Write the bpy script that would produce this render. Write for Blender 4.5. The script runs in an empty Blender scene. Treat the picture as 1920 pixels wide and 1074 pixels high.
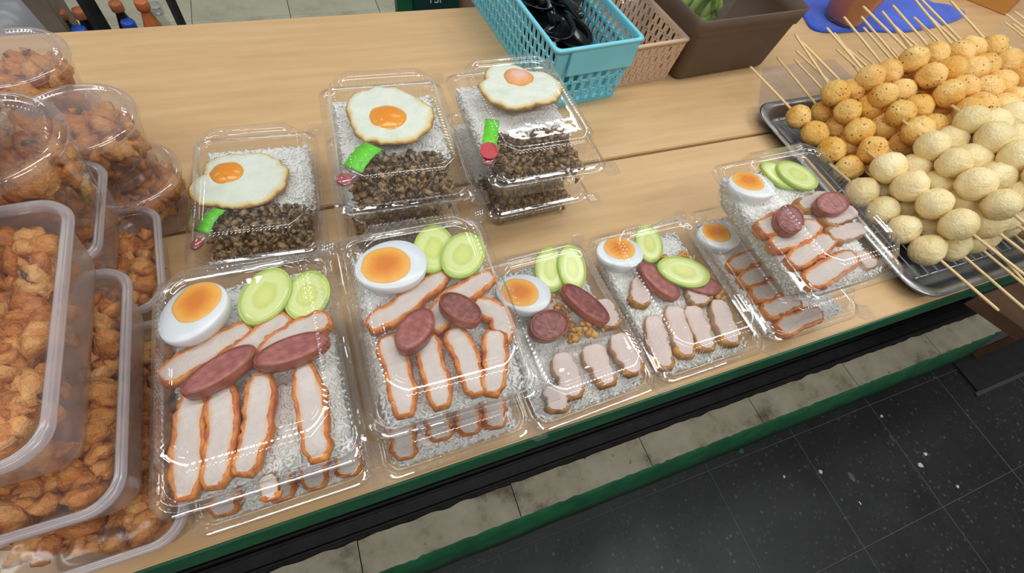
import bpy, bmesh, math, random
import numpy as np
from mathutils import Vector, Matrix, noise

random.seed(7); RNG = np.random.default_rng(7)
S = bpy.context.scene
COL = S.collection
PI = math.pi
T = 0.75                                   # height of the table top above the aisle floor

# ------------------------------------------------------------------ camera
FPX = 899.9
PITCH, ROLL, YAW = 1.00198678, 0.24585313, 0.55470508
CAMZ = T + 0.43010428
_cp, _sp = math.cos(PITCH), math.sin(PITCH)
FWD = np.array([math.sin(YAW)*_cp, math.cos(YAW)*_cp, -_sp])
_r0 = np.array([math.cos(YAW), -math.sin(YAW), 0.0]); _u0 = np.cross(_r0, FWD)
RIGHT = math.cos(ROLL)*_r0 + math.sin(ROLL)*_u0
UP = -math.sin(ROLL)*_r0 + math.cos(ROLL)*_u0
cam_d = bpy.data.cameras.new('camera'); cam = bpy.data.objects.new('camera', cam_d); COL.objects.link(cam)
cam_d.sensor_width = 36; cam_d.lens = FPX/1920*36; cam_d.clip_start = 0.01; cam_d.clip_end = 60
m = Matrix.Identity(4)
for i in range(3):
    m[i][0] = RIGHT[i]; m[i][1] = UP[i]; m[i][2] = -FWD[i]
m[2][3] = CAMZ
cam.matrix_world = m
S.camera = cam

# ------------------------------------------------------------------ world and lamps
S.view_settings.view_transform = 'Standard'; S.view_settings.look = 'None'
S.view_settings.gamma = 1.0; S.view_settings.use_curve_mapping = False
S.view_settings.exposure = -0.05
S.cycles.transparent_max_bounces = 32
S.cycles.max_bounces = 14; S.cycles.diffuse_bounces = 7
S.cycles.caustics_reflective = False; S.cycles.caustics_refractive = False
W = bpy.data.worlds.new('market_hall'); S.world = W; W.use_nodes = True
bg = W.node_tree.nodes['Background']; bg.inputs[0].default_value = (1.0, 0.98, 0.95, 1); bg.inputs[1].default_value = 0.24
def tube_lamp(x, y, z, length, width, power, rz=0.0, col=(0.97, 1.0, 1.0)):
    l = bpy.data.lights.new('fluorescent_tube', 'AREA'); l.shape = 'RECTANGLE'
    l.size = length; l.size_y = width; l.energy = power; l.color = col
    o = bpy.data.objects.new('fluorescent_tube', l); COL.objects.link(o)
    o.location = (x, y, z); o.rotation_euler = (0, 0, rz)
    return o
for _x, _w in ((-1.25, 8), (0.25, 9), (1.75, 10)): tube_lamp(_x, 0.43, 2.35, 1.25, 0.22, _w)
for _x, _w in ((-1.9, 7), (1.2, 7)): tube_lamp(_x, 2.05, 2.6, 1.25, 0.22, _w)
for _x, _w in ((-0.6, 14), (1.2, 17)): tube_lamp(_x, -0.95, 2.6, 1.25, 0.22, _w)

def glint_light(x, y, z, power, rad=0.035):  # unseen point lights, added to put more glints on the clear lids
    l = bpy.data.lights.new('added_glint_light', 'POINT'); l.energy = power; l.shadow_soft_size = rad; l.color = (0.98, 1.0, 1.0)
    o = bpy.data.objects.new('added_glint_light', l); COL.objects.link(o); o.location = (x, y, z)
for _x, _y, _z in ((-0.35, 1.15, 2.1), (0.75, 1.35, 2.1), (1.7, 1.2, 2.1), (-1.3, 0.2, 2.2), (0.1, -0.55, 2.2), (1.3, -0.35, 2.2)): glint_light(_x, _y, _z, 3.0)

# ------------------------------------------------------------------ helpers
def at(px, py, z):
    """photo point -> world point on the level plane z metres above the table top"""
    v = RIGHT*((px-960)/FPX) + UP*(-(py-537)/FPX) + FWD
    t = (z + T - CAMZ)/v[2]
    return Vector((v[0]*t, v[1]*t, z + T))
def lin(c):
    return tuple(((x/255)/12.92 if x/255 <= 0.04045 else ((x/255+0.055)/1.055)**2.4) for x in c) + (1.0,)
def mesh(name, V, F, mat=None, smooth=True):
    me = bpy.data.meshes.new(name)
    V = np.asarray(V, dtype=float)
    me.from_pydata(V.tolist(), [], F if isinstance(F, list) else F.tolist())
    if smooth: me.polygons.foreach_set('use_smooth', [True]*len(me.polygons))
    if mat is not None: me.materials.append(mat)
    me.update(); return me
def put(name, me, parent=None, loc=(0,0,0), rot=(0,0,0), sc=(1,1,1)):
    o = bpy.data.objects.new(name, me); COL.objects.link(o)
    o.location = loc; o.rotation_euler = rot; o.scale = sc
    if parent is not None: o.parent = parent
    return o
def tag(o, label=None, cat=None, group=None, kind=None):
    if label: o['label'] = label
    if cat: o['category'] = cat
    if group: o['group'] = group
    if kind: o['kind'] = kind
    return o
def thing(name, label, cat, loc=(0,0,0), rz=0.0, group=None, rot=None):
    o = bpy.data.objects.new(name, None); COL.objects.link(o); o.empty_display_size = 0.02
    o.location = loc; o.rotation_euler = rot if rot else (0, 0, rz)
    return tag(o, label, cat, group)
def fattr(me, name, vals):
    a = me.attributes.new(name, 'FLOAT', 'POINT'); a.data.foreach_set('value', np.asarray(vals, dtype=np.float32)); return me
def ringpts(a, b, r, nl, ns, nc=6, cham=0.0, amp=0.0, rl=28, rs=20):
    """closed outline of a rounded rectangle; cham 1 = straight cut corners; amp = flutes on the sides"""
    out = []
    def side(x0, y0, x1, y1, n, nx, ny, m):
        for i in range(n):
            t = i/n
            k = amp*(0.5-0.5*math.cos(2*PI*m*t)) if amp else 0
            out.append((x0+(x1-x0)*t+nx*k, y0+(y1-y0)*t+ny*k))
    def corner(cx, cy, a0):
        p0 = (cx+r*math.cos(a0), cy+r*math.sin(a0)); p1 = (cx+r*math.cos(a0+PI/2), cy+r*math.sin(a0+PI/2))
        for i in range(nc):
            t = i/nc; an = a0+PI/2*t
            cxx = cx+r*math.cos(an); cyy = cy+r*math.sin(an)
            out.append((cxx*(1-cham)+(p0[0]+(p1[0]-p0[0])*t)*cham, cyy*(1-cham)+(p0[1]+(p1[1]-p0[1])*t)*cham))
    side(a, -(b-r), a, b-r, nl, 1, 0, rl); corner(a-r, b-r, 0)
    side(a-r, b, -(a-r), b, ns, 0, 1, rs); corner(-(a-r), b-r, PI/2)
    side(-a, b-r, -a, -(b-r), nl, -1, 0, rl); corner(-(a-r), -(b-r), PI)
    side(-(a-r), -b, a-r, -b, ns, 0, -1, rs); corner(a-r, -(b-r), -PI/2)
    return out
def loft(rings, cap0=False, cap1=False, close=True):
    n = len(rings[0]); V = [p for r in rings for p in r]; F = []
    for j in range(len(rings)-1):
        for i in range(n if close else n-1):
            k = (i+1) % n
            F.append((j*n+i, j*n+k, (j+1)*n+k, (j+1)*n+i))
    if cap0: F.append(tuple(reversed(range(n))))
    if cap1: F.append(tuple(range((len(rings)-1)*n, len(rings)*n)))
    return V, F
def lathe(prof, n=48, cap0=False, cap1=False, wob=None):
    rings = []
    for j, (r, z) in enumerate(prof):
        rings.append([(r*math.cos(2*PI*i/n), r*math.sin(2*PI*i/n), z) for i in range(n)])
    return loft(rings, cap0, cap1)
def join(*vf):
    V, F = [], []
    for v, f in vf:
        o = len(V); V += [tuple(p) for p in v]; F += [tuple(i+o for i in q) for q in f]
    return V, F
def boxvf(x0, x1, y0, y1, z0, z1):
    V = [(x0,y0,z0),(x1,y0,z0),(x1,y1,z0),(x0,y1,z0),(x0,y0,z1),(x1,y0,z1),(x1,y1,z1),(x0,y1,z1)]
    F = [(0,3,2,1),(4,5,6,7),(0,1,5,4),(1,2,6,5),(2,3,7,6),(3,0,4,7)]
    return V, F
def bevbox(name, x0, x1, y0, y1, z0, z1, mat, bev=0.002, seg=2):
    V, F = boxvf(x0, x1, y0, y1, z0, z1)
    bm = bmesh.new(); vs = [bm.verts.new(v) for v in V]
    for f in F: bm.faces.new([vs[i] for i in f])
    bmesh.ops.bevel(bm, geom=list(bm.edges), offset=bev, segments=seg, affect='EDGES')
    me = bpy.data.meshes.new(name); bm.to_mesh(me); bm.free(); me.materials.append(mat); return me
def tubevf(pts, rad, n=8, cap=True):
    pts = [Vector(p) for p in pts]; rings = []
    for i, p in enumerate(pts):
        d = (pts[min(i+1, len(pts)-1)]-pts[max(i-1, 0)]).normalized()
        u = d.cross(Vector((0, 0, 1)))
        if u.length < 1e-4: u = d.cross(Vector((1, 0, 0)))
        u.normalize(); v = d.cross(u); r = rad[i] if hasattr(rad, '__len__') else rad
        rings.append([tuple(p+u*(r*math.cos(2*PI*k/n))+v*(r*math.sin(2*PI*k/n))) for k in range(n)])
    return loft(rings, cap, cap)
def ico(sub):
    bm = bmesh.new(); bmesh.ops.create_icosphere(bm, subdivisions=sub, radius=1.0)
    V = np.array([v.co[:] for v in bm.verts]); F = np.array([[v.index for v in f.verts] for f in bm.faces]); bm.free(); return V, F
ICO1, ICO2, ICO3 = ico(1), ico(2), ico(3)
def rotm(rng):
    q = rng.normal(size=4); q /= np.linalg.norm(q); w, x, y, z = q
    return np.array([[1-2*(y*y+z*z),2*(x*y-z*w),2*(x*z+y*w)],[2*(x*y+z*w),1-2*(x*x+z*z),2*(y*z-x*w)],[2*(x*z-y*w),2*(y*z+x*w),1-2*(x*x+y*y)]])
def lumps(places, base=ICO2, rough=0.25, freq=2.2, rng=RNG, flat=(0.6, 1.0)):
    """places: list of (x, y, z, radius); returns one mesh of irregular lumps and a per-vertex random value"""
    VS, FS, A = [], [], []; o = 0
    for (x, y, z, r) in places:
        P = base[0].copy()
        d = np.zeros(len(P))
        for k in range(5):
            w = rng.normal(size=3)*freq*(1+0.6*k); d += np.sin(P@w+rng.uniform(0, 6.28))/(1+0.55*k)
        P = P*(1+rough*0.5*d)[:, None]*np.array([1, rng.uniform(*flat), rng.uniform(*flat)])
        P = P@rotm(rng).T*r+np.array([x, y, z])
        VS.append(P); FS.append(base[1]+o); o += len(P); A.append(np.full(len(P), rng.uniform()))
    return np.concatenate(VS), np.concatenate(FS), np.concatenate(A)

# ------------------------------------------------------------------ materials
MATS = {}
class NT:
    def __init__(s, name):
        s.m = bpy.data.materials.new(name); s.m.use_nodes = True; s.t = s.m.node_tree; s.n = s.t.nodes; s.l = s.t.links
        s.b = s.n['Principled BSDF']; s.out = s.n['Material Output']; MATS[name] = s.m
    def new(s, t, **k):
        n = s.n.new(t)
        for a, v in k.items(): setattr(n, a, v)
        return n
    def link(s, a, b): s.l.new(a, b)
    def coord(s, scale=(1,1,1), kind='Object'):
        tc = s.new('ShaderNodeTexCoord'); mp = s.new('ShaderNodeMapping'); mp.inputs['Scale'].default_value = scale
        s.link(tc.outputs[kind], mp.inputs['Vector']); return mp.outputs[0]
    def noise(s, vec, scale, detail=3, rough=0.55):
        n = s.new('ShaderNodeTexNoise'); n.inputs['Scale'].default_value = scale; n.inputs['Detail'].default_value = detail
        n.inputs['Roughness'].default_value = rough
        if vec is not None: s.link(vec, n.inputs['Vector'])
        return n.outputs['Fac']
    def ramp(s, fac, stops, interp='LINEAR'):
        r = s.new('ShaderNodeValToRGB'); r.color_ramp.interpolation = interp
        e = r.color_ramp.elements
        while len(e) < len(stops): e.new(0.5)
        for el, (p, c) in zip(e, stops): el.position = p; el.color = c
        s.link(fac, r.inputs[0]); return r.outputs[0]
    def mix(s, fac, a, b, mode='MIX'):
        n = s.new('ShaderNodeMix', data_type='RGBA', blend_type=mode)
        for sock, v in ((n.inputs[0], fac), (n.inputs[6], a), (n.inputs[7], b)):
            if hasattr(v, 'is_linked'): s.link(v, sock)
            else: sock.default_value = v
        return n.outputs[2]
    def math(s, op, a, b=None):
        n = s.new('ShaderNodeMath', operation=op)
        for sock, v in ((n.inputs[0], a), (n.inputs[1], b)):
            if v is None: continue
            if hasattr(v, 'is_linked'): s.link(v, sock)
            else: sock.default_value = v
        return n.outputs[0]
    def attr(s, name):
        n = s.new('ShaderNodeAttribute'); n.attribute_name = name; return n.outputs['Fac']
    def bump(s, h, dist=0.001, strength=1.0):
        b = s.new('ShaderNodeBump'); b.inputs['Distance'].default_value = dist; b.inputs['Strength'].default_value = strength
        s.link(h, b.inputs['Height']); s.link(b.outputs[0], s.b.inputs['Normal']); return b.outputs[0]
    def base(s, c):
        if hasattr(c, 'is_linked'): s.link(c, s.b.inputs['Base Color'])
        else: s.b.inputs['Base Color'].default_value = c
    def set(s, **k):
        for a, v in k.items(): s.b.inputs[a.replace('_', ' ')].default_value = v
        return s
def plain(name, c, rough=0.5, **k):
    t = NT(name); t.base(lin(c)); t.set(Roughness=rough, **k); return t.m
def mottled(name, c1, c2, scale=40, rough=0.5, bump=0.0, bscale=None, spec=0.5, sss=0.0, stops=(0.35, 0.7), metallic=0.0):
    t = NT(name); v = t.coord(); n = t.noise(v, scale, 4)
    t.base(t.ramp(n, [(stops[0], lin(c1)), (stops[1], lin(c2))])); t.set(Roughness=rough, Metallic=metallic)
    t.b.inputs['Specular IOR Level'].default_value = spec
    if sss:
        t.b.inputs['Subsurface Weight'].default_value = sss; t.b.inputs['Subsurface Radius'].default_value = (0.006, 0.004, 0.003); t.b.inputs['Subsurface Scale'].default_value = 1.0
    if bump: t.bump(t.noise(v, bscale or scale*2, 4), bump)
    return t.m
def clear(name, f0=0.09, tint=(1, 1, 1), haze=0.0, hazecol=(230, 228, 232), rough=0.04, bump=None):
    """thin clear sheet: straight-through transmission, mirror gloss rising at grazing angles, a little milky haze"""
    t = NT(name); t.n.remove(t.b)
    tr = t.new('ShaderNodeBsdfTransparent'); tr.inputs[0].default_value = (*tint, 1)
    gl = t.new('ShaderNodeBsdfAnisotropic'); gl.inputs['Roughness'].default_value = rough; gl.inputs[0].default_value = (1, 1, 1, 1)
    lw = t.new('ShaderNodeLayerWeight'); lw.inputs[0].default_value = 0.5
    p = t.math('POWER', lw.outputs['Facing'], 4.5); f = t.math('ADD', t.math('MULTIPLY', p, 0.55), f0)
    if bump:
        b = t.new('ShaderNodeBump'); b.inputs['Distance'].default_value = bump[1]; t.link(t.noise(t.coord(), bump[0], 2), b.inputs['Height'])
        t.link(b.outputs[0], gl.inputs['Normal'])
    src = tr.outputs[0]
    if haze:
        df = t.new('ShaderNodeBsdfDiffuse'); df.inputs[0].default_value = lin(hazecol)
        tl = t.new('ShaderNodeBsdfTranslucent'); tl.inputs[0].default_value = lin(hazecol)
        ad = t.new('ShaderNodeMixShader'); ad.inputs[0].default_value = 0.5; t.link(df.outputs[0], ad.inputs[1]); t.link(tl.outputs[0], ad.inputs[2])
        mh = t.new('ShaderNodeMixShader'); mh.inputs[0].default_value = haze; t.link(src, mh.inputs[1]); t.link(ad.outputs[0], mh.inputs[2]); src = mh.outputs[0]
    mx = t.new('ShaderNodeMixShader'); t.link(f, mx.inputs[0]); t.link(src, mx.inputs[1]); t.link(gl.outputs[0], mx.inputs[2])
    t.link(mx.outputs[0], t.out.inputs['Surface']); return t.m

# wood laminate of the two table tops
def wood(name, c1, c2, c3):
    t = NT(name); v = t.coord((2.2, 26, 26)); n = t.noise(v, 3.0, 6, 0.6)
    v2 = t.coord((1.0, 6, 6)); n2 = t.noise(v2, 2.0, 3)
    c = t.ramp(n, [(0.3, lin(c1)), (0.55, lin(c2)), (0.75, lin(c3))])
    c = t.mix(t.math('MULTIPLY', n2, 0.35), c, lin(c1), 'MIX')
    t.base(c); t.set(Roughness=0.34); t.b.inputs['Specular IOR Level'].default_value = 0.4
    return t.m
M_WOOD = wood('laminate_wood', (196, 160, 116), (207, 171, 126), (214, 181, 138))
M_GREEN = mottled('green_paint', (24, 84, 54), (34, 108, 68), 18, 0.5, 0.0006, 60)
M_DARKWOOD = mottled('dark_plywood', (38, 30, 24), (60, 48, 38), 8, 0.75)
M_BLACKMETAL = mottled('black_metal', (16, 16, 18), (34, 33, 34), 30, 0.5)
def tile_mat(name, c1, c2, dirt, rough=0.4, scale=12):
    t = NT(name); v = t.coord(); n = t.noise(v, scale, 5, 0.65); n2 = t.noise(v, 55, 3)
    c = t.ramp(n, [(0.30, lin(dirt)), (0.45, lin(c1)), (0.7, lin(c2))])
    c = t.mix(t.ramp(n2, [(0.70, (0,0,0,1)), (0.76, (1,1,1,1))]), c, lin(dirt))
    t.base(c); t.set(Roughness=rough); return t.m
M_LEDGE = tile_mat('cream_tile', (168, 158, 136), (192, 183, 162), (104, 94, 78))
M_SELLTILE = tile_mat('grey_green_tile', (184, 182, 158), (200, 198, 174), (160, 156, 132), 0.45, 6)
def terrazzo():
    t = NT('black_terrazzo'); v = t.coord(kind='Object')
    geo = t.new('ShaderNodeNewGeometry')
    vor = t.new('ShaderNodeTexVoronoi'); vor.inputs['Scale'].default_value = 95; vor.inputs['Randomness'].default_value = 1
    t.link(geo.outputs['Position'], vor.inputs['Vector'])
    sep = t.new('ShaderNodeSeparateColor'); t.link(vor.outputs['Color'], sep.inputs[0])
    chip = t.ramp(sep.outputs[0], [(0.0, lin((6,6,7))), (0.45, lin((18,18,20))), (0.72, lin((40,40,44))), (0.93, lin((62,62,66)))], 'CONSTANT')
    n = t.noise(geo.outputs['Position'], 5, 5, 0.6)
    mask = t.ramp(vor.outputs['Distance'], [(0.30, (1,1,1,1)), (0.42, (0,0,0,1))])
    ground = t.ramp(n, [(0.35, lin((11,11,13))), (0.6, lin((20,20,22))), (0.75, lin((34,34,37)))])
    c = t.mix(mask, ground, chip)
    v2 = t.new('ShaderNodeTexVoronoi'); v2.inputs['Scale'].default_value = 26; t.link(geo.outputs['Position'], v2.inputs['Vector'])
    wh = t.ramp(v2.outputs['Distance'], [(0.02, (1,1,1,1)), (0.035, (0,0,0,1))]); c = t.mix(wh, c, lin((90,90,92)))
    t.base(c); t.link(t.ramp(n, [(0.3, (0.35,)*3+(1,)), (0.7, (0.6,)*3+(1,))]), t.b.inputs['Roughness']); return t.m
M_TERR = terrazzo()
M_GROUT = plain('grey_grout', (84, 84, 86), 0.8)
M_MORTAR = mottled('grimy_mortar', (20, 18, 16), (44, 40, 34), 60, 0.85, 0.001, 90)
# plastics
M_LID = clear('clear_thermoformed_plastic', 0.10, (0.995, 0.995, 0.995), 0.012, rough=0.02, bump=(45, 0.0005))
M_TRAYP = clear('clear_tray_plastic', 0.05, (0.992, 0.992, 0.992), 0.02, rough=0.05, bump=(70, 0.001))
M_PP = clear('milky_tub_plastic', 0.05, (0.97, 0.96, 0.96), 0.34, (226, 212, 206), rough=0.18)
M_PPRIM = clear('milky_tub_rim_plastic', 0.06, (0.97, 0.96, 0.97), 0.50, (238, 232, 238), rough=0.2)
M_CUP = clear('clear_cup_plastic', 0.06, (0.97, 0.96, 0.96), 0.10, (215, 208, 205), rough=0.08)
M_CUPLID = clear('clear_cup_lid_plastic', 0.10, (0.97, 0.96, 0.96), 0.20, (225, 220, 222), rough=0.06)
M_FILM = clear('clear_film', 0.07, (0.98, 0.98, 0.98), 0.06, rough=0.1, bump=(30, 0.002))
M_BAG = clear('grey_plastic_bag', 0.05, (0.9, 0.9, 0.92), 0.72, (190, 190, 198), rough=0.3)
M_PET = clear('clear_bottle_plastic', 0.08, (0.95, 0.96, 0.97), 0.12, (170, 175, 180), rough=0.06)
M_BLUEP = mottled('light_blue_plastic', (112, 200, 220), (124, 208, 226), 20, 0.38)
M_BEIGEP = mottled('beige_plastic', (200, 170, 144), (208, 180, 154), 20, 0.5)
M_BROWNP = mottled('dark_brown_plastic', (86, 68, 54), (98, 79, 64), 12, 0.5)
M_BLACKP = plain('glossy_black_plastic', (14, 16, 18), 0.18)
def cloth():
    t = NT('blue_microfibre'); v = t.coord(); n = t.noise(v, 300, 3)
    t.base(t.ramp(t.noise(v, 14, 3), [(0.3, lin((18, 62, 178))), (0.7, lin((32, 88, 214)))])); t.set(Roughness=0.95)
    t.b.inputs['Sheen Weight'].default_value = 0.4; t.bump(n, 0.0012); return t.m
M_CLOTH = cloth()
M_STEEL = mottled('stainless_steel', (150, 152, 156), (185, 187, 190), 20, 0.32, metallic=1.0)
def bamboo():
    t = NT('bamboo'); v = t.coord((120, 4, 120)); n = t.noise(v, 6, 3)
    t.base(t.ramp(n, [(0.3, lin((214, 180, 122))), (0.7, lin((238, 212, 160)))])); t.set(Roughness=0.55); return t.m
M_BAMBOO = bamboo()
M_CARD = mottled('brown_cardboard', (186, 130, 62), (206, 150, 80), 6, 0.7)
M_CRATEW = mottled('worn_brown_board', (92, 64, 44), (122, 88, 62), 10, 0.7)
# food
def ricemat():
    t = NT('boiled_rice'); t.base(lin((248, 248, 243))); t.set(Roughness=0.45)
    tl = t.new('ShaderNodeBsdfTranslucent'); tl.inputs[0].default_value = lin((250, 250, 244)); mx = t.new('ShaderNodeMixShader'); mx.inputs[0].default_value = 0.12
    t.link(t.b.outputs[0], mx.inputs[1]); t.link(tl.outputs[0], mx.inputs[2]); t.link(mx.outputs[0], t.out.inputs['Surface']); return t.m
M_RICE = ricemat()
M_EGGW = mottled('egg_white', (226, 232, 238), (238, 241, 242), 20, 0.25, sss=0.35)
def yolkmat(name, c1, c2, c3):
    t = NT(name); v = t.coord(); n = t.noise(v, 70, 3); r = t.attr('r')
    k = t.math('ADD', r, t.math('MULTIPLY', t.math('SUBTRACT', n, 0.5), 0.5))
    t.base(t.ramp(k, [(0.30, lin(c1)), (0.62, lin(c2)), (0.95, lin(c3))])); t.set(Roughness=0.45); t.b.inputs['Subsurface Weight'].default_value = 0.15
    t.b.inputs['Subsurface Radius'].default_value = (0.004, 0.002, 0.001); t.b.inputs['Subsurface Scale'].default_value = 1
    t.bump(n, 0.0006); return t.m
M_YOLK = yolkmat('boiled_yolk', (226, 128, 26), (240, 158, 46), (250, 188, 88))
M_FYOLK = yolkmat('fried_yolk', (244, 148, 14), (246, 154, 20), (248, 166, 48)); MATS['fried_yolk'].node_tree.nodes['Principled BSDF'].inputs['Roughness'].default_value = 0.15
M_FYOLK2 = yolkmat('cooked_over_yolk', (240, 196, 176), (244, 176, 128), (244, 158, 70))
def edged(name, inner, inner2, mid, edge, rough=0.4, lo=0.35, hi=0.75, nscale=60, bump=0.0006):
    """colour by how near the skin a point lies (attribute 'edge', 1 = skin), broken up by noise"""
    t = NT(name); v = t.coord(); n = t.noise(v, nscale, 4)
    k = t.math('ADD', t.attr('edge'), t.math('MULTIPLY', t.math('SUBTRACT', n, 0.5), 0.7))
    base = t.ramp(t.noise(v, 35, 3), [(0.35, lin(inner)), (0.7, lin(inner2))])
    c = t.mix(t.ramp(k, [(lo, (0,0,0,1)), (hi, (1,1,1,1))]), base, lin(mid)); c = t.mix(t.ramp(k, [(hi, (0,0,0,1)), (min(hi+0.3, 1), (1,1,1,1))]), c, lin(edge))
    fine = t.noise(v, nscale*5, 3, 0.7); c = t.mix(t.ramp(fine, [(.60, (0,0,0,1)), (.78, (.55,.55,.55,1))]), c, lin(mid))
    t.base(c); t.set(Roughness=rough); t.b.inputs['Subsurface Weight'].default_value = 0.10
    t.b.inputs['Subsurface Radius'].default_value = (0.005, 0.003, 0.002); t.b.inputs['Subsurface Scale'].default_value = 1
    t.bump(t.math('ADD', n, t.math('MULTIPLY', fine, .5)), bump); return t.m
M_CHICK = edged('roast_pork_meat', (206, 192, 184), (224, 212, 204), (228, 164, 100), (212, 120, 48), 0.4, 0.14, 0.72, 90, 0.0012)
M_CRUST = mottled('orange_roast_crust', (178, 88, 28), (232, 152, 72), 110, 0.45, 0.0008, 120)
M_CRUSTDK = mottled('charred_roast_crust', (92, 44, 20), (190, 104, 44), 60, 0.45, 0.001, 120)
M_PORK = edged('crispy_pork_meat', (208, 186, 178), (224, 206, 198), (214, 184, 162), (204, 160, 122), nscale=60, bump=.0012)
M_PORKSKIN = mottled('pork_crackling', (128, 74, 26), (206, 150, 70), 90, 0.4, 0.0012, 160)
M_SAUS = mottled('sausage_meat', (150, 80, 76), (184, 114, 106), 150, 0.28, 0.0006, 220, stops=(.35, .7))
M_SAUSD = mottled('dark_sausage_meat', (112, 52, 48), (164, 92, 82), 190, 0.25, 0.0008, 220)
M_CASING = mottled('sausage_casing', (128, 58, 40), (172, 92, 62), 60, 0.25)
def cuc():
    t = NT('cucumber_flesh'); v = t.coord(); r = t.attr('r'); n = t.noise(v, 160, 2)
    k = t.math('ADD', r, t.math('MULTIPLY', t.math('SUBTRACT', n, 0.5), 0.25))
    t.base(t.ramp(k, [(0.15, lin((222, 228, 138))), (0.42, lin((208, 220, 126))), (0.55, lin((226, 234, 164))), (0.9, lin((210, 226, 134)))]))
    t.set(Roughness=0.2); t.b.inputs['Subsurface Weight'].default_value = 0.3; t.b.inputs['Subsurface Radius'].default_value = (0.004, 0.005, 0.002); t.b.inputs['Subsurface Scale'].default_value = 1
    return t.m
M_CUC = cuc()
M_PEEL = mottled('cucumber_peel', (150, 186, 58), (196, 216, 104), 40, 0.3)
M_FEGG = edged('fried_egg_white', (228, 236, 218), (240, 244, 232), (232, 210, 140), (186, 128, 48), 0.25, 0.55, 0.82, 50, 0.0012)
def lumpmat(name, stops, rough=0.4, bump=0.0012, nscale=70, coat=0.0):
    t = NT(name); v = t.coord(); n = t.noise(v, nscale, 5, 0.65); a = t.attr('rnd')
    k = t.math('ADD', t.math('MULTIPLY', n, 0.65), t.math('MULTIPLY', a, 0.45))
    t.base(t.ramp(k, [(p, lin(c)) for p, c in stops])); t.set(Roughness=rough); t.bump(n, bump)
    t.b.inputs['Coat Weight'].default_value = coat; t.b.inputs['Coat Roughness'].default_value = 0.15
    return t.m
M_MINCE = lumpmat('stir_fried_mince', [(0.26, (68, 48, 28)), (0.48, (126, 95, 58)), (0.78, (172, 140, 96))], 0.35, 0.003, 190, 0.5)
M_FRIED = lumpmat('orange_fried_curry_pieces', [(0.22, (140, 76, 24)), (0.40, (206, 122, 44)), (0.60, (222, 146, 68)), (0.85, (232, 172, 100))], 0.5, 0.005, 110, 0.15)
M_LEAFBIT = plain('dark_fried_leaf', (74, 64, 38), 0.5)
M_GARLIC = lumpmat('golden_fried_garlic', [(0.3, (168, 104, 28)), (0.7, (222, 168, 84))], 0.4)
def ballmat(name, c1, c2, speck, rough):
    t = NT(name); v = t.coord(); n = t.noise(v, 28, 4); 
    c = t.ramp(n, [(0.3, lin(c1)), (0.72, lin(c2))])
    if speck:
        inf = t.new('ShaderNodeObjectInfo'); add = t.new('ShaderNodeVectorMath', operation='ADD'); t.link(v, add.inputs[0])
        mm = t.math('MULTIPLY', inf.outputs['Random'], 7.0); cmb = t.new('ShaderNodeCombineXYZ'); t.link(mm, cmb.inputs[0]); t.link(mm, cmb.inputs[1]); t.link(cmb.outputs[0], add.inputs[1])
        vo = t.new('ShaderNodeTexVoronoi'); vo.inputs['Scale'].default_value = 190; t.link(add.outputs[0], vo.inputs['Vector'])
        sp = t.ramp(vo.outputs['Distance'], [(0.16, (1,1,1,1)), (0.24, (0,0,0,1))])
        gate = t.ramp(t.noise(add.outputs[0], 90, 2), [(0.48, (0,0,0,1)), (0.54, (1,1,1,1))])
        c = t.mix(t.math('MULTIPLY', sp, gate), c, lin(speck))
    t.base(c); t.set(Roughness=rough); t.b.inputs['Subsurface Weight'].default_value = 0.12; t.b.inputs['Subsurface Radius'].default_value = (0.006, 0.004, 0.002); t.b.inputs['Subsurface Scale'].default_value = 1
    oi = t.new('ShaderNodeObjectInfo'); hs = t.new('ShaderNodeHueSaturation'); t.link(t.math('ADD', t.math('MULTIPLY', oi.outputs['Random'], .16), .92), hs.inputs['Value']); t.link(t.math('ADD', t.math('MULTIPLY', oi.outputs['Random'], -.10), 1.10), hs.inputs['Saturation'])
    t.link(c, hs.inputs['Color']); t.base(hs.outputs[0]); t.bump(t.noise(v, 150, 4, .7), 0.003); return t.m
M_YBALL = ballmat('herb_fish_ball', (222, 162, 74), (248, 214, 144), (96, 66, 30), 0.3)
M_WBALL = ballmat('plain_fish_ball', (232, 208, 152), (246, 230, 184), None, 0.32)
M_PGREEN = plain('bright_green_film', (106, 214, 46), 0.25)
M_PRED = plain('red_film', (176, 24, 34), 0.3)
M_PCLEAR = clear('sachet_film', 0.09, (0.96, 0.95, 0.94), 0.15, rough=0.08)
M_SAUCE = mottled('brown_sauce', (168, 96, 44), (188, 116, 60), 14, 0.35)
M_VEG = mottled('green_vegetable', (136, 172, 72), (192, 214, 128), 30, 0.4)
M_CAPBLUE = plain('blue_cap', (38, 84, 190), 0.35); M_CAPBROWN = plain('brown_cap', (176, 104, 62), 0.4)
M_COLA = plain('dark_soda', (30, 16, 12), 0.15); M_GRBOT = plain('green_bottle', (24, 66, 34), 0.15); M_ORANGE = plain('orange_drink', (206, 116, 62), 0.3)
M_LABELW = plain('white_paper', (198, 196, 190), 0.7); M_CRATEG = plain('dark_green_crate', (20, 58, 52), 0.5); M_TEXTW = plain('pale_lettering', (186, 196, 190), 0.6)
M_RIM = mottled('orange_brown_card', (176, 88, 46), (196, 108, 62), 10, 0.7); M_CARTON = mottled('faded_carton', (120, 104, 88), (146, 130, 112), 12, 0.7)
#--SCENE--
# ================================================================== setting
def struct(name, me, label, loc=(0,0,0)):
    o = put(name, me, None, loc); o['kind'] = 'structure'; o['label'] = label; o['category'] = name.split('_')[0]; return o
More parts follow.
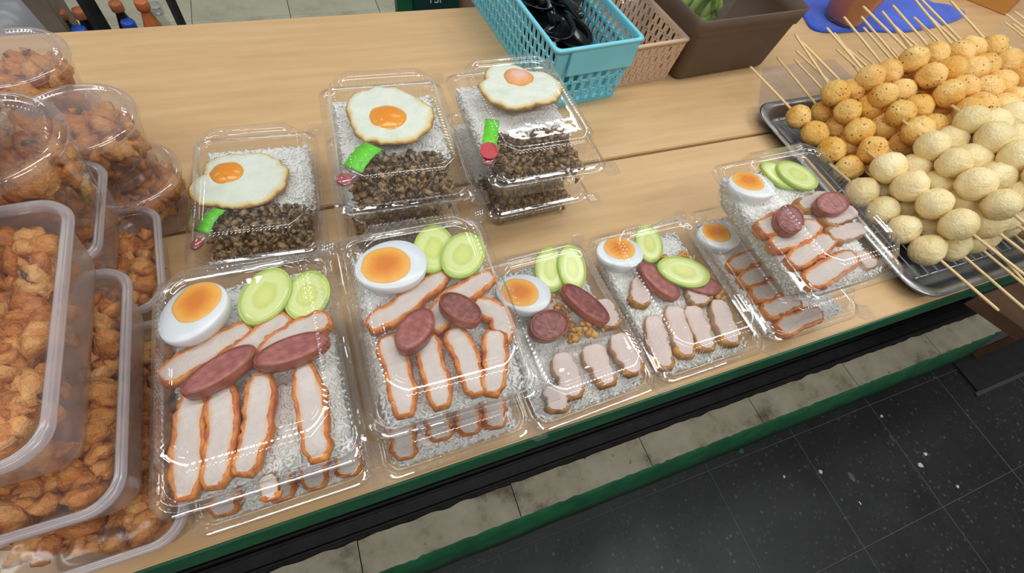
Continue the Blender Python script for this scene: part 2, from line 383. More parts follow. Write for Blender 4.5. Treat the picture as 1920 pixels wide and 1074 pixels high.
# aisle floor of black terrazzo tiles (each tile a piece of the floor)
fl = struct('floor', mesh('floor', *boxvf(-1.2, 4.0, -2.2, 0.2, -0.05, -0.0006), M_GROUT, False), 'black terrazzo aisle floor in front of the stall')
TS = 0.277
tile_me = bevbox('floor_tile', 0.0008, TS-0.0008, 0.0008, TS-0.0008, -0.004, 0, M_TERR, 0.0006, 1)
for i in range(-6, 9):
    for j in range(-4, 0):
        x, y = 0.97+TS*i, 0.005+TS*j
        put('floor_tile', tile_me, fl, (x, y, 0))
strip_me = bevbox('floor_tile', 0.0008, TS-0.0008, 0.0008, 0.024, -0.004, 0, M_TERR, 0.0006, 1)
for i in range(-6, 9): put('floor_tile', strip_me, fl, (0.97+TS*i, 0.005, 0))
# seller-side floor
fs = struct('floor', mesh('floor', *boxvf(-3.2, 3.2, 0.5, 4.2, 0.09, 0.144), M_GROUT, False), 'grey green tiled floor behind the stall')
TS2 = 0.31
st_me = bevbox('floor_tile', 0.001, TS2-0.001, 0.001, TS2-0.001, -0.006, 0, M_SELLTILE, 0.0006, 1)
for i in range(-7, 8):
    for j in range(0, 7): put('floor_tile', st_me, fs, (-0.035+TS2*i, 1.52+TS2*j, 0.15))
# plinth ledge: green sloped riser, cream tiles, mortar bed, black rail
LX0, LX1 = -1.0, 1.66
lp = [(LX0, 0.027), (LX1, 0.027)]
ns = 60
rings = []
for i in range(ns+1):
    x = LX0+(LX1-LX0)*i/ns; j = 0.0025*noise.noise(Vector((x*9, 1, 0)))
    rings.append([(x, 0.024+j, -0.002), (x, 0.034+j, 0.05), (x, 0.048+j*0.6, 0.136), (x, 0.056+j*0.6, 0.1415), (x, 0.30, 0.1415), (x, 0.30, -0.002)])
pl = struct('trim_1', mesh('plinth', *loft(rings, True, True), M_GREEN), 'green painted sloping skirting under the stall ledge')
bed = put('mortar_bed', mesh('mortar_bed', *boxvf(LX0, LX1, 0.056, 0.30, 0.138, 0.1455), M_MORTAR, False), pl)
random.seed(3)
tw = 0.304
for k in range(-4, 6):
    x0 = at(968, 940, -0.6)[0]+tw*k
    if x0 > LX1-.01: continue
    x1 = min(x0+tw, LX1); n = 26
    fr = [(x0+0.001+(x1-x0-0.002)*i/n, 0.0535+0.0032*noise.noise(Vector((x0*3+i*1.1, k, 2)))-0.0022*max(0, noise.noise(Vector((i*0.31+k*5, 0.7, 1))))) for i in range(n+1)]
    bk = [(p[0], 0.1165+0.004*noise.noise(Vector((p[0]*30, 4, k)))) for p in fr]
    loop = fr+bk[::-1]
    V, F = loft([[(x, y, 0.1455) for x, y in loop], [(x, y, 0.15) for x, y in loop]], True, True)
    put('tile', mesh('tile', V, F, M_LEDGE, False), pl)
rail = thing('metal_rail', 'black metal channel rail running along the back of the tiled ledge', 'rail', (0, 0, 0.15))
put('rail_base', bevbox('rail_base', LX0, LX1, 0.124, 0.165, -0.0045, 0.004, M_BLACKMETAL, 0.001), rail)
put('rail_lip', bevbox('rail_lip', LX0, LX1, 0.1235, 0.1265, -0.0045, 0.014, M_BLACKMETAL, 0.001), rail)
put('rail_lip', bevbox('rail_lip', LX0, LX1, 0.150, 0.153, 0.004, 0.022, M_BLACKMETAL, 0.001), rail)
struct('trim_2', mesh('back_board', *boxvf(LX0, 2.6, 0.20, 0.215, 0.1455, T-0.03), M_DARKWOOD, False), 'dark plywood board closing the front below the table')
struct('trim_3', mesh('right_end_dark', *boxvf(LX1, 2.6, 0.09, 0.11, 0.0, T-0.05), M_DARKWOOD, False), 'dark board beside the right end of the ledge')

# tables
yF, yS, yB = 0.080, 0.3856, 0.756
def table(name, label, x0, x1, y0, y1, front):
    t = thing(name, label, 'table', ((x0+x1)/2, (y0+y1)/2, 0.15)); cx, cy = (x0+x1)/2, (y0+y1)/2; h = T-0.15
    put('table_top', bevbox('table_top', x0-cx, x1-cx, y0-cy, y1-cy, h-0.022, h, M_WOOD, 0.0012), t)
    if front:
        put('green_edge', bevbox('green_edge', x0-cx, x1-cx, y0-cy-0.0022, y0-cy-0.0002, h-0.045, h-0.0008, M_GREEN, 0.0005), t)
    for sx in (x0-cx+0.06, x1-cx-0.06, 0.0):
        for sy in (y0-cy+0.16 if front else y0-cy+0.05, y1-cy-0.04):
            put('leg', bevbox('leg', sx-0.016, sx+0.016, sy-0.016, sy+0.016, 0.0, h-0.022, M_BLACKMETAL, 0.002), t)
    return t
table('narrow_bench_table', 'front wood laminate table with green front edge holding the lunch boxes', -1.0, 1.62, yF, yS-0.0022, True)
table('rear_table', 'rear wood laminate table behind the dark seam, holding the baskets', -1.0, 1.62, yS+0.0022, yB, False)

# ================================================================== lunch box shell (shared meshes)
BA, BB = 0.0630, 0.0861          # half sizes of the flange
ZT, LH = 0.0349, 0.0286         # tray depth, lid height
PITCHB = ZT+LH
def lid_mesh():
    nl, ns_, nc = 28*5, 20*5, 6
    L = [(0, 0, .014, -.0035, 0, 0), (0, 0, .014, 0.0004, 0, 0), (.0010, .0010, .013, .0012, 0, 0), (.0046, .0046, .012, .0012, 0, 0), (.0052, .0052, .012, .0034, 0, 0),
         (.0070, .0070, .012, .0034, 0, 0), (.0078, .0078, .012, .0014, 0, 0), (.0088, .0088, .0115, .0024, .2, .0), (.0098, .0098, .0115, .0050, .5, .0014),
         (.0112, .0112, .0125, .0105, .8, .0020), (.0128, .0128, .013, .0180, 1, .0021), (.0140, .0140, .013, .0230, 1, .0021), (.0150, .0150, .013, .0258, 1, .0018),
         (.0164, .0164, .012, .0276, .9, .0011), (.0180, .0180, .011, .0284, .8, .0006), (.0215, .0235, .010, .0286, .7, 0), (.0225, .0250, .009, .0280, .5, 0), (.0232, .0260, .009, .0266, .4, 0), (.0250, .0280, .008, .0262, .3, 0), (.029, .033, .008, .0262, .2, 0)]
    rings = []
    for da, db, r, z, ch, amp in L:
        rings.append([(x, y, z) for x, y in ringpts(BA-da, BB-db, r, nl, ns_, nc, ch, amp)])
    return mesh('lid', *loft(rings, False, True), M_LID)
def tray_mesh():
    nl, ns_, nc = 28*5, 20*5, 6
    L = [(.0006, .0006, .014, -.004, 0, 0), (.0006, .0006, .014, -.0004, 0, 0), (.0048, .0048, .012, -.0004, 0, 0), (.0062, .0062, .012, -.0016, 0, 0), (.0078, .0078, .012, -.0045, 0, .0008),
         (.0102, .0102, .012, -.014, 0, .0012), (.0130, .0130, .012, -.026, 0, .0012), (.0148, .0148, .012, -.0325, 0, .0006), (.0165, .0165, .012, -.0344, 0, 0), (.019, .019, .011, -.0349, 0, 0)]
    rings = [[(x, y, z) for x, y in ringpts(BA-da, BB-db, r, nl, ns_, nc, ch, amp)] for da, db, r, z, ch, amp in L]
    return mesh('tray', *loft(rings, False, True), M_TRAYP)
LID_ME, TRAY_ME = lid_mesh(), tray_mesh()
def tab_mesh():
    # corner clasp tab with a grid of small grip bumps
    V, F = loft([[(-.012, -.004, -.0015), (.004, -.004, -.0015), (.010, .002, -.0015), (.010, .012, -.0015), (-.002, .012, -.0015)],
                 [(-.012, -.004, .0014), (.004, -.004, .0014), (.010, .002, .0014), (.010, .012, .0014), (-.002, .012, .0014)]], True, True)
    parts = [(V, F)]
    for i in range(4):
        for j in range(3):
            x, y = -.001+i*.0022+j*.0006, .0005+j*.0026+i*.0004
            P = ICO1[0]*np.array([.0007, .0009, .0006])+np.array([x, y, .0016]); parts.append((P.tolist(), [tuple(f) for f in ICO1[1].tolist()]))
    return mesh('clasp_tab', *join(*parts), M_LID, False)
TAB_ME = tab_mesh()
GRAINV = np.array([(-1,0,0)]+[(-.5,math.cos(a),math.sin(a)) for a in (0,1.57,3.14,4.71)]+[(.5,math.cos(a),math.sin(a)) for a in (0,1.57,3.14,4.71)]+[(1,0,0)])
GRAINF = [(0,2,1),(0,3,2),(0,4,3),(0,1,4),(9,5,6),(9,6,7),(9,7,8),(9,8,5)]+[(1,2,6,5),(2,3,7,6),(3,4,8,7),(4,1,5,8)]
def rice_mesh(seed, y0=-0.0745, y1=0.0745, n=3300, hump=0.0022):
    rng = np.random.default_rng(seed); a = 0.0515; cy, b = (y0+y1)/2, (y1-y0)/2
    rings = []; ZTOP = -.0095
    for q, z in ((.875, -.0338), (.90, -.026), (.96, -.014), (1.0, ZTOP-.001)): rings.append([(x*q, cy+y*q, z) for x, y in ringpts(a, b, .012, 24, 18, 4)])
    for q in (.85, .6, .3, .05): rings.append([(x*q, cy+y*q, ZTOP+hump*(1-q*q)+0.0015*noise.noise(Vector((x*q*60, y*q*60, seed)))) for x, y in ringpts(a, b, .012, 24, 18, 4)])
    V, F = loft(rings, True, True)
    VS = [np.array(V)]; FS = list(F); o = len(V)
    for k in range(n):
        if rng.uniform() < 0.74:
            x, y = rng.uniform(-a, a)*.98, rng.uniform(-b, b)*.98
            q = max(abs(x)/a, abs(y)/b); z = ZTOP+hump*(1-q*q)+rng.uniform(-.0006, .0006)
        else:
            s_ = rng.integers(4); u = rng.uniform(-1, 1); zz = rng.uniform(0, 1); z = -.031+(ZTOP+.030)*zz; w = .885+.115*zz
            x, y = ((a*w, u*b*.95*w), (-a*w, u*b*.95*w), (u*a*.95*w, b*w), (u*a*.95*w, -b*w))[s_]
        P = GRAINV*np.array([.0030, .00105, .00095])*rng.uniform(.85, 1.15)
        an = rng.uniform(0, 2*PI); ti = rng.normal()*.15
        R = np.array([[math.cos(an), -math.sin(an), 0], [math.sin(an), math.cos(an), 0], [0, 0, 1]])@np.array([[math.cos(ti), 0, math.sin(ti)], [0, 1, 0], [-math.sin(ti), 0, math.cos(ti)]])
        VS.append(P@R.T+np.array([x, cy+y, z])); FS += [tuple(i+o for i in f) for f in GRAINF]; o += 10
    return mesh('rice', np.concatenate(VS), FS, M_RICE)
RICE = [rice_mesh(1), rice_mesh(2)]
RICE_F = rice_mesh(5, -0.02, 0.0745, 2300, 0.007)
def mince_mesh(seed, n=800):
    rng = np.random.default_rng(seed); P = []
    for k in range(n):
        x, y = rng.uniform(-.045, .045), rng.uniform(-.069, -.006); d = max(abs(x)/.05, abs(y+.04)/.036)
        z = (-.018+.024*(1-d**3)*rng.uniform(.35, 1.0)) if k > n*0.35 else rng.uniform(-.030, -.010)
        P.append((x, y, z, rng.uniform(.0018, .0044)))
    V, F, A = lumps(P, ICO2, 0.62, 2.4, rng, (.3, .85)); me = mesh('mince', V, F, M_MINCE); return fattr(me, 'rnd', A)
MINCE = [mince_mesh(11), mince_mesh(12)]
def box(ctx, label, cx, cy, zf, th, rice=0, fried=False):
    """clear hinged lunch box at flange height zf above the table"""
    loc = (cx, cy, T+zf-ZT)
    t = thing('lunch_box', label, 'lunch box', loc, th, 'clear hinged lunch boxes')
    ld = put('lid', LID_ME, t, (0, 0, ZT)); put('tray', TRAY_ME, t, (0, 0, ZT))
    put('clasp_tab', TAB_ME, ld, (BA-.004, -BB+.004, -.0005), (.16, .1, -PI/2)); put('clasp_tab', TAB_ME, ld, (BA-.004, BB-.004, -.0005), (.16, 0, 0))
    r = put('rice', RICE_F if fried else RICE[rice], None, (cx, cy, T+zf), (0, 0, th))
    tag(r, 'white boiled rice filling the '+ctx, 'rice', 'rice in lunch boxes', 'stuff')
    if fried:
        q = put('stir_fried_mince', MINCE[rice], None, (cx, cy, T+zf), (0, 0, th))
        tag(q, 'brown stir fried minced pork in the '+ctx, 'minced pork', 'stir fried pork in lunch boxes', 'stuff')
    return t

# ================================================================== food builders
def egg_white_mesh():
    a, b, h = .0262, .0215, .0235; rings = []
    n = 40
    def outline(q):
        return [(a*q*math.cos(2*PI*i/n)*(1-.10*math.cos(2*PI*i/n)), b*q*math.sin(2*PI*i/n)) for i in range(n)]
    for k in range(8):
        ph = (k+.25)/8*PI/2; rings.append([(x, y, -h*math.cos(ph)) for x, y in outline(min(1.03, math.sin(ph)**.8*1.03))])
    rings.append([(x, y, -.0006) for x, y in outline(1.0)]); rings.append([(x, y, 0) for x, y in outline(.975)]); rings.append([(x, y, 0) for x, y in outline(.5)])
    return mesh('egg_white', *loft(rings, True, True), M_EGGW)
EGGW = egg_white_mesh()
def yolk_mesh(name, r, h, mat, seed=0, irr=.05):
    rings, A = [], []; n = 36
    for q in (1.0, .97, .85, .65, .42, .2, .04):
        z = h*(1-q**2.4) if q < 1 else -.0008
        rings.append([(r*q*(1+irr*noise.noise(Vector((math.cos(2*PI*i/n)*1.5, math.sin(2*PI*i/n)*1.5, seed))))*math.cos(2*PI*i/n), r*q*(1+irr*noise.noise(Vector((math.cos(2*PI*i/n)*1.5, math.sin(2*PI*i/n)*1.5, seed))))*math.sin(2*PI*i/n), z) for i in range(n)]); A += [q]*n
    V, F = loft(rings, False, True); return fattr(mesh(name, V, F, mat), 'r', A)
YOLK = yolk_mesh('yolk', .0166, .0012, M_YOLK, 1, .08)
def wrot(ang, tilt): return tuple((Matrix.Rotation(tilt[0], 3, 'X')@Matrix.Rotation(tilt[1], 3, 'Y')@Matrix.Rotation(math.radians(ang), 3, 'Z')).to_euler())
def egg(ctx, px, py, z, ang, yo=(-.003, 0), tilt=(0, 0), sc=1.0):
    p = at(px, py, z)
    t = thing('boiled_egg_half', 'halved boiled egg, yolk side up, in the '+ctx, 'egg', p, rot=wrot(ang, tilt), group='halved boiled eggs'); t.scale = (sc,)*3
    ca, sa = math.cos(-math.radians(ang)), math.sin(-math.radians(ang)); yo = (yo[0]*ca-yo[1]*sa, yo[0]*sa+yo[1]*ca)
    put('egg_white', EGGW, t); put('yolk', YOLK, t, (yo[0], yo[1], .0001), (0, 0, 0), (1.12, 1, 1))
def disc_mesh(name, a, b, h, mat, rim=False, seed=0):
    n = 40; rings, A = [], []
    def o(q, z): 
        rings.append([(a*q*math.cos(2*PI*i/n)*(1+.04*noise.noise(Vector((math.cos(2*PI*i/n), math.sin(2*PI*i/n), seed+.3)))), b*q*math.sin(2*PI*i/n), z) for i in range(n)]); A.extend([q]*n)
    if rim:
        o(.93, h); o(.985, h+.0002); o(1.0, h-.0006); o(1.01, h*.5); o(.985, .0003); o(.93, 0)
        V, F = loft(rings)
    else:
        o(.6, 0.0002); o(.95, .0001); o(.95, h-.0001); o(.75, h+.0003); o(.5, h+.0002); o(.2, h); o(.03, h)
        V, F = loft(rings, True, True)
    return fattr(mesh(name, V, F, mat), 'r', A)
CUCF, CUCP = disc_mesh('flesh', .0235, .0165, .004, M_CUC, False, 2), disc_mesh('peel', .0235, .0165, .004, M_PEEL, True, 2)
def cucumber(ctx, which, px, py, z, ang, tilt=(0, 0), sc=(1, 1)):
    p = at(px, py, z); t = thing('cucumber_slice', which+' cucumber slice in the '+ctx, 'cucumber', p-Vector((0, 0, .004)), rot=wrot(ang, tilt), group='cucumber slices')
    t.scale = (sc[0], sc[1], 1); put('flesh', CUCF, t); put('peel', CUCP, t)
SAUF, SAUD, SAUC = disc_mesh('meat', .0245, .0125, .009, M_SAUS, False, 5), disc_mesh('meat', .0245, .0125, .009, M_SAUSD, False, 6), disc_mesh('casing', .0245, .0125, .009, M_CASING, True, 5)
def sausage(ctx, which, px, py, z, ang, tilt=(0, 0), sc=(1, 1), dark=False):
    p = at(px, py, z); t = thing('sausage_slice', which+' sweet sausage slice in the '+ctx, 'sausage', p-Vector((0, 0, .009)), rot=wrot(ang, tilt), group='sausage slices')
    t.scale = (sc[0], sc[1], 1); put('meat', SAUD if dark else SAUF, t); put('casing', SAUC, t)
def spline(pts, n):
    P = [Vector(p) for p in pts]; P = [P[0]*2-P[1]]+P+[P[-1]*2-P[-2]]; out = []
    segs = len(P)-3
    for i in range(n+1):
        u = i/n*segs; k = min(int(u), segs-1); f = u-k; a, b, c, d = P[k:k+4]
        out.append(0.5*((2*b)+(c-a)*f+(2*a-5*b+4*c-d)*f*f+(3*b-a-3*c+d)*f**3))
    return out
def strip(name, label, cat, group, pix, z, width, thick, meat, crust, sides='all', seed=0, taper=.12, drop=0.0):
    """slab of meat along a path of photo points lying on the plane z (its top face); crust runs round its cut edge"""
    n = 22; C = spline([at(px, py, z) for px, py in pix], n)
    c0 = sum(C, Vector())/len(C); base = Vector((c0.x, c0.y, T+z-thick)); C = [c-base for c in C]
    L, R = [], []
    for i, c in enumerate(C):
        d = (C[min(i+1, n)]-C[max(i-1, 0)]); d.z = 0; d.normalize(); nn = Vector((-d.y, d.x, 0)); t = i/n
        w = width/2*(1-taper*t)*max(.30, (1-abs(2*t-1)**7))**.5
        L.append((c+nn*w*(1+.28*noise.noise(Vector((t*5, seed*1.7, 1)))+.10*noise.noise(Vector((t*19, seed*1.7, 2)))), i)); R.append((c-nn*w*(1+.28*noise.noise(Vector((t*5, seed*1.7, 5)))+.10*noise.noise(Vector((t*19, seed*1.7, 6)))), i))
    loop = L+R[::-1]; m_ = len(loop)
    pts = [Vector((p.x, p.y, 0)) for p, _ in loop]; cen = [Vector((C[min(max(i, 2), n-2)].x, C[min(max(i, 2), n-2)].y, 0)) for _, i in loop]
    def off(e, zz, jit=0.0, sd=0):
        out = []
        for k in range(m_):
            v = pts[k]-cen[k]; l = max(v.length, 1e-5); j = jit*noise.noise(Vector((pts[k].x*220, pts[k].y*220, sd+seed)))
            q = cen[k]+v*((l+e+j)/l); out.append((q.x, q.y, zz+j*.6-drop*loop[k][1]/n))
        return out
    def inn(f, zz):
        return [((pts[k]*(1-f)+cen[k]*f).x, (pts[k]*(1-f)+cen[k]*f).y, zz+.0005*noise.noise(Vector((pts[k].x*150*(1-f), pts[k].y*150, seed)))-drop*loop[k][1]/n) for k in range(m_)]
    rings = [off(-.0012, 0), off(-.0012, thick-.0006), inn(.16, thick), inn(.32, thick+.0003), inn(.6, thick+.0004), inn(.96, thick+.0003)]
    V, F = loft(rings, True, False)
    mm = (len(rings)-1)*m_
    for i in range(n): F.append((mm+i, mm+i+1, mm+m_-2-i, mm+m_-1-i))
    A = [1]*m_+[1]*m_+[.78]*m_+[.36]*m_+[.08]*m_+[0]*m_
    o = thing(name, label, cat, base, 0, group)
    put('meat', fattr(mesh('meat', V, F, meat), 'edge', A), o)
    if sides == 'all':
        V2, F2 = loft([off(-.0050, thick-.0022), off(-.0019, thick+.0005, .0026, 9), off(.0002, thick+.0002, .0014), off(.0010, thick*.55, .0016, 3), off(-.0006, .0003)])
    else:  # crackling only round the far or near end of the path
        z0, a, b, c, d = off(-.006, thick-.002), off(-.003, thick+.0006, .0016, 9), off(.0008, thick+.0002, .001), off(.0016, thick*.5, .0012, 3), off(-.0004, .0003)
        keep = (lambda i: i >= n-4) if sides == 'end' else (lambda i: i <= 4) if sides == 'start' else (lambda i: True)
        idx = [k for k in range(m_) if keep(loop[k][1])]
        if sides == 'start': idx = [k for k in idx if k > m_//2]+[k for k in idx if k <= m_//2]
        if sides == 'left': idx = list(range(n+1))
        if sides == 'right': idx = list(range(n+1, m_))
        V2, F2 = loft([[r[k] for k in idx] for r in (z0, a, b, c, d)], False, False, False)
    put('crust', mesh('crust', V2, F2, crust), o)
    return o
def crumbs(ctx, what, spots, z, mat, r=.003, seed=0, name='fried_garlic', n=14, spread=.010):
    rng = np.random.default_rng(seed); P = []
    for px, py in spots:
        p = at(px, py, z)
        for k in range(n): P.append((p.x+rng.normal()*spread*.5, p.y+rng.normal()*spread*.5, p.z-.002+rng.uniform(-.003, .002), rng.uniform(.6, 1.4)*r))
    P = np.array(P); c = P[:, :3].mean(0); c[2] = P[:, 2].min(); P[:, :3] -= c
    V, F, A = lumps([tuple(p) for p in P], ICO2, .4, 2.2, rng, (.4, 1)); o = put(name, fattr(mesh(name, V, F, mat), 'rnd', A), None, tuple(c))
    tag(o, what+' scattered in the '+ctx, 'fried garlic', None, 'stuff')
def fried_egg(ctx, px, py, z, ang, rx, ry, yo, yr, ymat, seed, look):
    n, rr = 56, [1.0, 1.02, 1.0, .95, .85, .72, .58, .45, .3, .15, .02]; rings, A = [], []
    for j, q in enumerate(rr):
        ring = []
        for i in range(n):
            a = 2*PI*i/n; u = Vector((math.cos(a), math.sin(a), 0))
            w = 1+.22*noise.noise(u*1.3+Vector((0, 0, seed)))+.07*noise.noise(u*4+Vector((seed, 0, 0)))+.04*noise.noise(u*9+Vector((seed, 3, 0)))
            x, y = rx*q*w*u.x, ry*q*w*u.y
            zz = (0, .0016, .0032, .0042, .0046, .0046, .0044, .0044, .0044, .0044, .0044)[j]+(0 if j < 1 else .0012*noise.noise(Vector((x*90, y*90, seed))))
            ring.append((x, y, zz)); A.append(max(0, (1.0, 1.0, .95, .78, .55, .35, .2, .1, 0, 0, 0)[j]))
        rings.append(ring)
    V, F = loft(rings, True, True); p = at(px, py, z)
    t = thing('fried_egg', look+' in the '+ctx, 'fried egg', p-Vector((0, 0, .0045)), rot=(math.radians(-3), 0, math.radians(ang)), group='fried eggs')
    put('egg_white', fattr(mesh('egg_white', V, F, M_FEGG), 'edge', A), t)
    yp = at(yo[0], yo[1], z)-p; ca, sa = math.cos(-math.radians(ang)), math.sin(-math.radians(ang))
    put('yolk', yolk_mesh('yolk', yr, .0055, ymat, seed, .12), t, (yp.x*ca-yp.y*sa, yp.x*sa+yp.y*ca, .0042))
def sachet(ctx, p0, p1, z, w, red=False, seed=0):
    """chilli fish sauce sachet: green header folded over a clear pouch"""
    a, b = at(*p0, z), at(*p1, z); d = b-a; L = d.length; ang = math.atan2(d.y, d.x)
    t = thing('sauce_sachet', 'bright green topped sauce sachet tucked in the '+ctx, 'sachet', a-Vector((0, 0, .003)), ang, 'sauce sachets')
    V, F = [], []
    n = 12; top = [(L*i/n, sgn*w/2*(1+.06*math.sin(i*2.1)), .0006*math.sin(i*1.7+seed)+.004*math.sin(PI*i/n)) for sgn in (-1, 1) for i in range(n+1)]
    V = top+[(x, y, zz-.0012) for x, y, zz in top]; k = n+1
    for i in range(n):
        F += [(i, i+1, k+i+1, k+i), (2*k+i, 3*k+i, 3*k+i+1, 2*k+i+1), (i, 2*k+i, 2*k+i+1, i+1), (k+i, k+i+1, 3*k+i+1, 3*k+i)]
    F += [(0, k, 3*k, 2*k), (n, 2*k+n, 3*k+n, k+n)]
    put('green_header', mesh('green_header', V, F, M_PGREEN), t)
    rings = [[(-.020*q, w*.48*s*math.cos(2*PI*i/16)*1.0, -.002+.004*s*math.sin(2*PI*i/16)) for i in range(16)] for q, s in ((0, .95), (.25, 1), (.6, 1), (.9, .9), (1, .5))]
    put('pouch', mesh('pouch', *loft(rings, True, True), M_PCLEAR), t)
    rings = [[(-.020*q, w*.40*s*math.cos(2*PI*i/16), -.0025+.003*s*math.sin(2*PI*i/16)) for i in range(16)] for q, s in ((.3, .5), (.45, 1), (.7, 1), (.9, .6))]
    put('chilli_sauce', mesh('chilli_sauce', *loft(rings, True, True), M_PRED), t)
    if red:
        put('red_oval', mesh('red_oval', [(.011*math.cos(2*PI*i/24)-.006, .0085*math.sin(2*PI*i/24), .0042) for i in range(24)]+[(.011*math.cos(2*PI*i/24)-.006, .0085*math.sin(2*PI*i/24), .0034) for i in range(24)], [tuple(range(24))]+[(i, 24+i, 24+(i+1) % 24, (i+1) % 24) for i in range(24)], M_PRED, False), t)

ORD = ['first', 'second', 'third', 'fourth', 'fifth', 'sixth', 'seventh', 'eighth', 'ninth', 'tenth', 'eleventh', 'twelfth']
def chick(ctx, items, z, w, seed, thick=.011, crust=None):
    for k, (desc, pix, dz) in enumerate(items):
        strip('roast_pork_slice', desc+' in the '+ctx, 'meat slice', 'roast pork slices', pix, z+dz, w, thick, M_CHICK, crust or M_CRUST, 'all', seed+k)

ZU = ZT+PITCHB
# ---- leftmost front stack
box('lower box of the leftmost front stack', 'clear lunch box squeezed under the leftmost front stack of roast pork rice', -0.0883, 0.1658, ZT, 0.0, 1)
chick('lower box of the leftmost front stack', [('leftmost slice end showing', [(420, 900), (418, 965)], .0), ('second slice end from left', [(520, 880), (528, 935)], .0), ('third slice end from left', [(585, 850), (590, 915)], 0), ('rightmost slice end showing', [(650, 830), (655, 890)], 0)], ZT+0.0000, .021, 40, crust=M_CRUST)
c = 'top box of the leftmost front stack'
box(c, 'clear lunch box of roast pork rice on top of the leftmost front stack', -0.0837, 0.1680, ZU, -0.006, 0)
egg(c, 364, 577, ZU+0.0140, 55, (.002, .0052), (-.10, -.08), .96)
cucumber(c, 'large round yellow green', 497, 552, ZU+0.0100, 55, (.12, 0), (1.0, 1.0)); cucumber(c, 'smaller right hand', 575, 552, ZU+0.0060, 65, (.1, .1), (.9, .95))
chick(c, [('upper left diagonal slice', [(300, 708), (385, 660), (468, 610)], 0), ('second diagonal slice below the egg', [(385, 720), (460, 655), (540, 592)], .003), ('right diagonal slice under the cucumber', [(480, 690), (545, 625), (618, 596)], .005),
          ('leftmost upright strip', [(356, 735), (352, 840), (345, 935)], .001), ('second upright strip from left', [(418, 725), (412, 830), (398, 915)], .002), ('third upright strip from left', [(488, 700), (480, 800), (452, 890)], .003), ('rightmost upright strip', [(566, 680), (586, 780), (596, 862)], .004)], ZU+0.0040, .0192, 1)
sausage(c, 'left tilted', 412, 694, ZU+0.0160, 26, (-.22, -.05), (1.0, .84)); sausage(c, 'right level', 548, 657, ZU+0.0170, 8, (-.22, 0), (1.0, .86))
strip('pork_scrap', 'small torn orange scrap of pork at the front of the top leftmost box', 'meat scrap', None, [(500, 890), (508, 935)], ZU-0.0040, .013, .006, M_CHICK, M_CRUST, 'end', 77)
# ---- second front stack
box('lower box of the second front stack', 'clear lunch box under the second front stack with four pork ends showing', 0.0415, 0.1614, ZT, 0.0, 0)
chick('lower box of the second front stack', [('leftmost slice end', [(752, 790), (760, 858)], 0), ('second slice end from left', [(818, 770), (828, 822)], 0), ('third slice end from left', [(872, 755), (882, 812)], 0), ('rightmost slice end', [(922, 735), (932, 800)], 0)], ZT+0.0020, .021, 50)
c = 'top box of the second front stack'
box(c, 'clear lunch box of roast pork rice on top of the second front stack', 0.0446, 0.1742, ZU, -0.0216, 1)
egg(c, 740, 493, ZU+0.0140, 8, (-.0062, -.0004), (-.03, .05), 1.06)
cucumber(c, 'upright left', 812, 464, ZU+0.0080, 62, (.1, .15)); cucumber(c, 'glossy right', 868, 476, ZU+0.0100, 50, (.1, 0), (.95, 1.05))
chick(c, [('upper left diagonal slice', [(690, 612), (760, 568), (836, 512)], 0), ('long diagonal slice below the cucumber', [(812, 618), (840, 566), (925, 512)], .002), ('curved slice by the right wall', [(890, 566), (936, 590), (948, 640)], .0),
          ('leftmost upright strip', [(722, 630), (748, 700), (760, 778)], .001), ('second upright strip from left', [(796, 622), (812, 690), (830, 762)], .002), ('third upright strip from left', [(850, 615), (876, 675), (898, 738)], .003), ('rightmost upright strip', [(926, 618), (930, 670), (922, 738)], .004)], ZU+0.0040, .0188, 21)
sausage(c, 'pink oval left', 779, 618, ZU+0.0160, 48, (-.2, 0), (.82, .95)); sausage(c, 'dark brown end', 862, 578, ZU+0.0190, -50, (-.1, .15), (.72, .9), True)
# ---- third front box
c = 'third front box'
box(c, 'clear lunch box of crispy pork rice, third along the front', 0.1632, 0.1614, ZT, 0.0334, 0)
egg(c, 987, 548, ZT+0.0160, -20, (-.0058, .0015), (-.08, .05), 1.0)
cucumber(c, 'left upright', 1032, 503, ZT+0.0120, 70, (.15, 0), (1.05, .95)); cucumber(c, 'right upright', 1072, 500, ZT+0.0140, 75, (.2, .1), (1.05, .9))
def pork(ctx, items, z, w, seed):
    for k, (desc, pix, side, dz) in enumerate(items):
        strip('crispy_pork_slice', desc+' in the '+ctx, 'meat slice', 'crispy pork slices', pix, z+dz, w, .011, M_PORK, M_PORKSKIN, side, seed+k)
pork(c, [('small piece beside the egg', [(1015, 580), (1035, 555)], 'start', 0), ('left long slice', [(1050, 660), (1080, 745)], 'end', 0), ('middle long slice', [(1108, 645), (1142, 722)], 'end', .001), ('right long slice', [(1155, 625), (1195, 700)], 'end', .002), ('end piece at the front left corner', [(1040, 722), (1048, 770)], 'end', 0), ('pale piece at the upper right', [(1128, 560), (1148, 612)], 'end', 0)], ZT+0.0060, .024, 60)
sausage(c, 'left wedge shaped', 1028, 607, ZT+0.0180, 10, (.1, .2), (.85, 1.15), True); sausage(c, 'right steep', 1096, 568, ZT+0.0220, -52, (0, .3), (1.1, 1.0), True)
crumbs(c, 'golden fried garlic', [(1060, 600), (1075, 625), (1110, 612), (1055, 572)], ZT+0.0100, M_GARLIC, .0032, 5)
